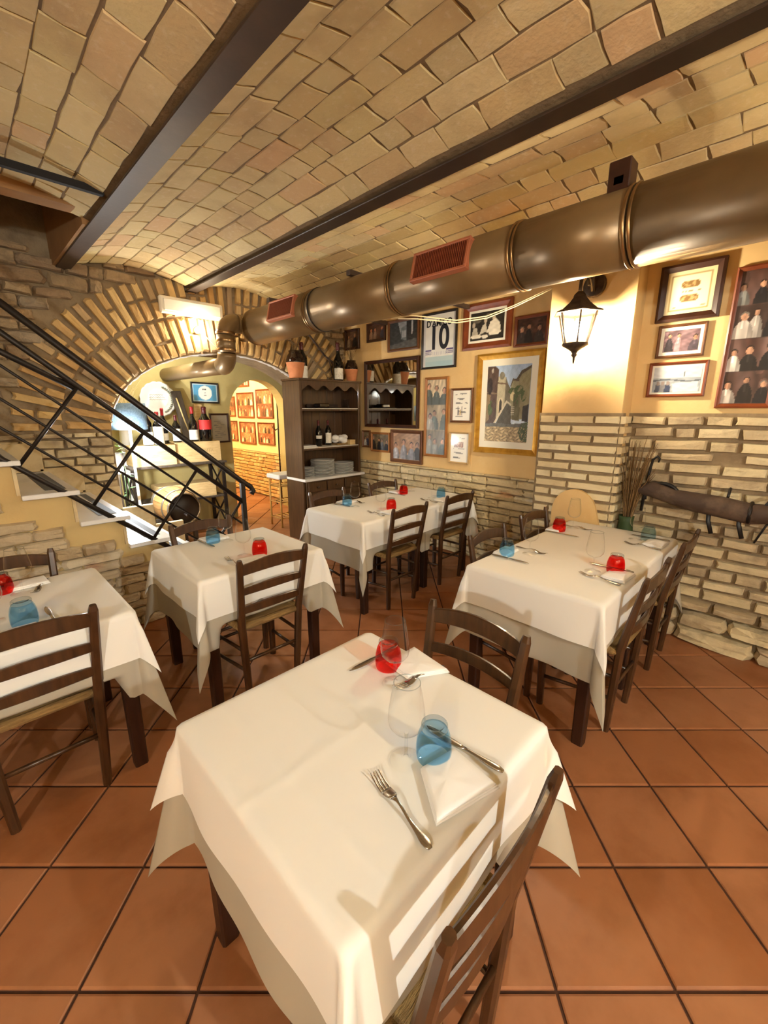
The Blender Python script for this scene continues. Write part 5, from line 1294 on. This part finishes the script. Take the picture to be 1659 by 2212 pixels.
# barrel
t = thing('wine_barrel', 'small oak barrel with steel hoops lying before the console table', 'barrel', (1.66, 4.72, .50))
Mx = Matrix.Rotation(-PI/2, 4, 'X')
bp_ = lambda y: .165+.045*math.sin(PI*y/.56)
for k in range(18):
    a0, a1 = 2*PI*k/18, 2*PI*(k+1)/18-.012; mb = MB()
    mb.lathe([(bp_(y), y) for y in np.linspace(0, .56, 9)], 2, M=Mx, a0=a0, a1=a1); mb.build('stave', M['barrelwood'], t)
for y in (.02, .13, .43, .54): MB().lathe([(bp_(y)+.001, y-.016), (bp_(y)+.005, y-.015), (bp_(y)+.005, y+.015), (bp_(y)+.001, y+.016)], 32, M=Mx).build('hoop', M['hoop'], t)
MB().lathe([(.0005, .03), (.16, .03), (.16, .035), (.0005, .04)], 28, M=Mx).build('barrel_head', M['barreldark'], t); MB().lathe([(.0005, .53), (.16, .53)], 28, M=Mx).build('barrel_head', M['barrelwood'], t)
MB().tube([(0, .03, -.06), (0, -.03, -.06), (0, -.045, -.075)], .012, 8).build('tap', M['barreldark'], t)
t = thing('barrel_stand', 'low dark wooden stand carrying the oak barrel', 'stand', (1.66, 5.0, .001))
for y in (-.18, .14): MB().box(-.17, .17, y, y+.05, .25, .33, .004).build('cradle', M['plank'], t)
for x in (-.15, .11):
    for y in (-.18, .14): MB().box(x, x+.04, y, y+.05, 0, .25).build('leg', M['plank'], t)
# small table by the cupboard and coat stand in the next room
t = thing('bamboo_side_table', 'narrow bamboo side table with a white top beside the cupboard', 'table', (3.06, 5.02, .001))
MB().box(-.14, .20, -.16, .16, .655, .715, .012).build('white_top', M['cloth'], t)
for x in (-.11, .17):
    for y in (-.13, .13): MB().tube([(x, y, 0), (x, y, .655)], .013, 8).build('leg', M['bamboo'], t)
for z in (.12, .34, .56):
    for y in (-.13, .13): MB().tube([(-.11, y, z), (.17, y, z)], .009, 6).build('rail', M['bamboo'], t)
    for k in range(5): MB().tube([(-.11+.07*k, -.13, z), (-.11+.07*k, .13, z)], .008, 6).build('slat', M['bamboo'], t)
t = thing('coat_stand', 'thin black wrought iron coat stand in the doorway of the next room', 'coat stand', (3.80, 6.26, .001))
MB().tube([(0, 0, .02), (0, 0, .9), (.01, 0, 1.72)], .013, 8).build('pole', M['iron'], t)
for k in range(4):
    a = k*PI/2+.4; MB().tube([(0, 0, 1.25), (.07*math.cos(a), .07*math.sin(a), 1.22), (.13*math.cos(a), .13*math.sin(a), 1.30)], .006, 6).build('hook', M['iron'], t); MB().tube([(0, 0, .1), (.09*math.cos(a), .09*math.sin(a), .04), (.14*math.cos(a), .14*math.sin(a), .008)], .008, 6).build('foot', M['iron'], t)
t = thing('pendant_bulb', 'lit bulb hanging from the ceiling of the next room', 'bulb', (2.75, 7.4, 2.6))
MB().tube([(0, 0, 0), (0, 0, -.3)], .004, 6).build('cord', M['cable'], t); MB().lathe([(.0005, -.33), (.018, -.33), (.018, -.29), (.0005, -.29)], 12).build('socket', M['bulbcap'], t); MB().sphere((0, 0, -.365), .04, 14, 8).build('bulb', emit('pendant_glow', (1, .87, .60), P_FAR, .04), t)
# ================================================================== BY THE PILLAR AND THE BRICK WALL
t = thing('stalk_vase', 'tall vase of dry brown stalks in the corner of the pillar and brick wall', 'vase', (3.285, .855, .001))
MB().lathe([(.0005, 0), (.05, 0), (.06, .25), (.06, .62), (.045, .78), (.05, .82), (.04, .82), (.035, .75), (.0005, .6)], 18).build('vase_body', M['leafd'], t)
mb = MB(); q = random.Random(21)
for k in range(46):
    x, y = q.uniform(-.06, .035), q.uniform(-.13, .07); l = q.uniform(.25, .58); mb.tube([(x*.2, y*.15, .72), (x*.5, y*.45, .80+l*.4), (x*.8, y*.85, .80+l*.85), (x, y*1.1, .80+l)], [.0035, .003, .0022, .0012], 4, False)
mb.build('stalks', M['dtwig'], t)
t = thing('ox_yoke', 'old weathered wooden ox yoke with iron bands hung on the brick wall', 'yoke', (UR-.13, .30, .995))
pts = [(0, .50, .02), (0, .42, .035), (-.01, .30, .0), (0, .18, -.02), (0, .05, -.03), (0, -.10, -.05), (-.01, -.25, -.03), (0, -.40, -.05), (0, -.52, -.06)]
MB().tube(pts, [.036, .056, .05, .062, .066, .064, .052, .06, .04], 12).build('beam', M['oldwood'], t)
for c in (.36, -.26): MB().tube([(-.01, c+.10*math.cos(a), -.02+.10*math.sin(a)) for a in np.linspace(-.2, PI+.2, 14)], .012, 8).build('bow', M['leather'], t)
for y in (.10, -.05): MB().tube([(0, y, -.03), (-.03, y-.01, -.12), (-.03, y-.035, -.20)], .012, 6, flat=.35).build('strap', M['leather'], t)
MB().tube([(.02, .02, .03), (.06, .02, .07), (.075, .02, .08)], .008, 6).build('hook', M['iron'], t)
mb = MB(); mb.tube([(0, -.10, -.06), (-.06, -.10, -.09), (-.06, -.10, -.02), (0, -.10, .02)], .01, 6).build('iron_band', M['iron'], t)
t = thing('harness_strap', 'black leather harness strap with a curled end, hung beside the dry stalks', 'harness', (UR-.075, .765, .86))
MB().tube([(0, .02, 0), (0, .012, .15), (0, .0, .30), (-.005, -.01, .36), (-.01, -.035, .385), (-.01, -.05, .37), (-.005, -.045, .345)], [.016, .016, .014, .013, .012, .010, .008], 8, flat=.6).build('strap_band', M['leather'], t)
MB().tube([(.03, .0, .30), (-.02, .0, .30)], .004, 6).build('nail', M['iron'], t)
t = thing('bridle_strap', 'black leather strap hanging from a nail at the right edge of the brick wall', 'strap', (UR-.062, .10, .86)); MB().tube([(0, -.05, .10), (-.01, .02, .02), (-.005, .06, -.10)], .014, 6, flat=.4).build('strap_band', M['leather'], t); MB().tube([(.03, -.05, .10), (-.02, -.05, .10)], .004, 6).build('nail', M['iron'], t)
